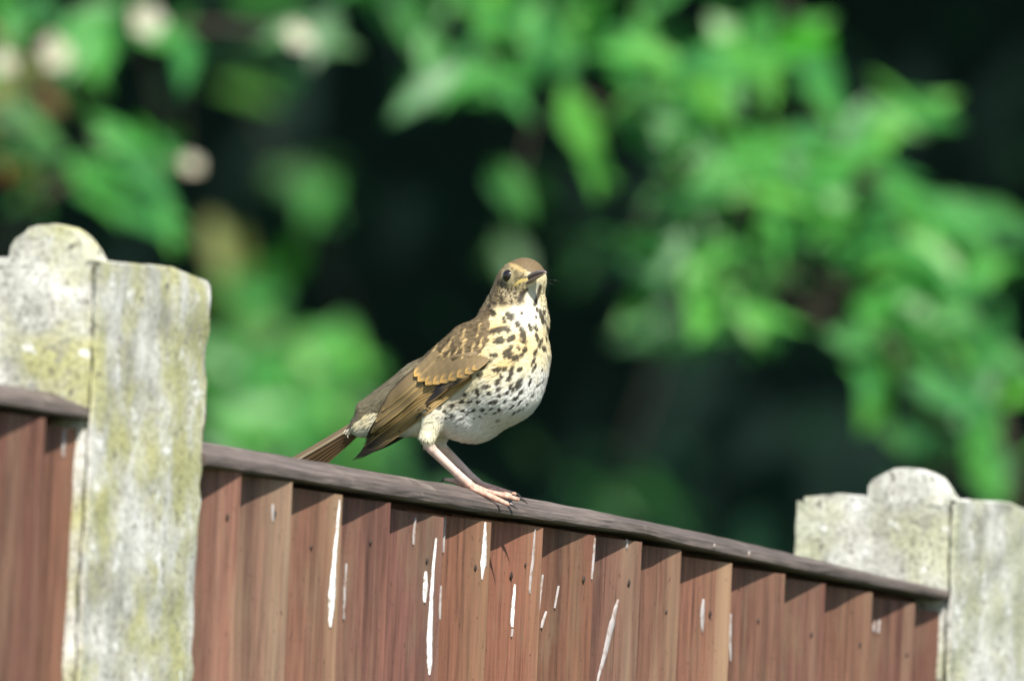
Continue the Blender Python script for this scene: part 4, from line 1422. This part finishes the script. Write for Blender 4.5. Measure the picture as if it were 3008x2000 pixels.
cM = clusters_to_leaves(shM, clM, 22.6, .4, .115, 200)
gM = np.array([baseM[0], baseM[1], 0])
mM = [[gM] + brn([(640, 1400), (640, 1050), (600, 850), (560, 640)], 22.7), [gM + np.array([.1, .1, 0])] + brn([(720, 1400), (740, 1080), (780, 880), (800, 800)], 22.8)]
for q in mM:
    limb('stem', shM, q, .010, .003)
pos = [at(rng.uniform(300, 1350), rng.uniform(1420, 4600), rng.uniform(22.2, 23.2)) for _ in range(900)]
pos = [p for p in pos if p[2] > .2]
bulk('foliage', shM, pos, rng.uniform(.08, .12, len(pos)), M_leaf2)

# shaded undergrowth, deeper in
baseS = at(1650, 1800, 25.2)
shS = empty('shaded_shrub', (baseS[0], baseS[1], 0), 'dim leafy shrub in deep shade behind the bird', 'shrub')
clS = [(700, 400, 26, 3, 'm'), (720, 450, 16, 2, 'b'), (735, 452, 6, 1, 'o'), (600, 150, 50, 2, 'm'), (120, 250, 50, 3, 'm'), (1195, 590, 26, 2, 'm'),
       (1200, 440, 26, 2, 'm'), (1520, 745, 30, 3, 'b'), (1580, 770, 26, 2, 'b'), (1380, 1130, 30, 2, 'm'), (1545, 1165, 18, 2, 'm'),
       (1350, 580, 40, 2, 'm'), (660, 640, 50, 2, 'm')]
cS = clusters_to_leaves(shS, clS, 25.0, .5, .12, 200)
gS = np.array([baseS[0], baseS[1], 0])
mS = [[gS] + brn([(1300, 1500), (1420, 1100), (1560, 740), (1380, 560)], 25.2), [gS + np.array([-.1, .1, 0])] + brn([(1000, 1500), (900, 1000), (760, 600), (560, 200)], 25.3)]
for q in mS:
    limb('stem', shS, q, .006, .002)
pos = [at(rng.uniform(-200, 3200), rng.uniform(1500, 4600), rng.uniform(24.6, 25.8)) for _ in range(1500)]
pos = [p for p in pos if p[2] > .2]
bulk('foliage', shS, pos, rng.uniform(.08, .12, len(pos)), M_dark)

# dark hedge closing the view
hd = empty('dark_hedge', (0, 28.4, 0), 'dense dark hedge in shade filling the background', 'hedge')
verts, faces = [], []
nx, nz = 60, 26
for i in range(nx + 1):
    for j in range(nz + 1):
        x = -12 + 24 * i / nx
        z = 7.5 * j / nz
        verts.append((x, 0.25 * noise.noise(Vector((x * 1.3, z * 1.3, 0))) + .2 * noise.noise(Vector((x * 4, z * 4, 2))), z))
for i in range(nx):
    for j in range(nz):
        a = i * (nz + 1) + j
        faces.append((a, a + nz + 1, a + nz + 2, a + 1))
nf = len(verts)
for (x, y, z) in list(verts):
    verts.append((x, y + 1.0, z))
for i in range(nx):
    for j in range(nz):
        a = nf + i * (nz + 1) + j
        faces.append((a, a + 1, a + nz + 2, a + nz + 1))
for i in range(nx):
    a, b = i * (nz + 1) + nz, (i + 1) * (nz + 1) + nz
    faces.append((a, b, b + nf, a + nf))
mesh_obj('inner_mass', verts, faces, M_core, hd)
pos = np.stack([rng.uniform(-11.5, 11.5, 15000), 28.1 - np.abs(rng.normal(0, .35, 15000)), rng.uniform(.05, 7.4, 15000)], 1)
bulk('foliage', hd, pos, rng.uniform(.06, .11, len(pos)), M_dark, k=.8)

# added tree, unseen above the frame, put there to shade the hedge
tr = empty('added_shade_tree', (3.6, 27.0, 0), 'added tree, unseen above the frame, its crown placed to shade the hedge', 'tree')
limb('trunk', tr, [(3.6, 27.0, 0), (3.5, 26.9, 2.5), (3.0, 26.7, 5.5), (2.2, 26.6, 9)], .24, .10, nseg=12)
for q in ([(3.1, 26.7, 4.8), (1.5, 26.0, 6.5), (-1.5, 25.5, 7.6)], [(3.0, 26.7, 5.4), (4.5, 26.2, 7.2), (6, 26, 8)], [(2.7, 26.7, 6.5), (1.5, 25, 8), (0, 23.5, 8.6)], [(2.6, 26.6, 7), (-1, 27, 8.5), (-4.5, 26.8, 8.5)]):
    limb('branch', tr, q, .09, .02)
pts = []
while len(pts) < 15000:
    q = rng.uniform(-1, 1, 3)
    r = q @ q
    if r > 1 or r < .12:
        continue
    p = np.array([1.2, 26.6, 7.8]) + q * np.array([9.0, 5.4, 3.5])
    if noise.noise(Vector(p * .8)) < -.35:
        continue
    pts.append(p)
bulk('crown', tr, pts, rng.uniform(.22, .36, len(pts)), M_shade_leaf, nb=(0.2, -.3, .9), k=.7)
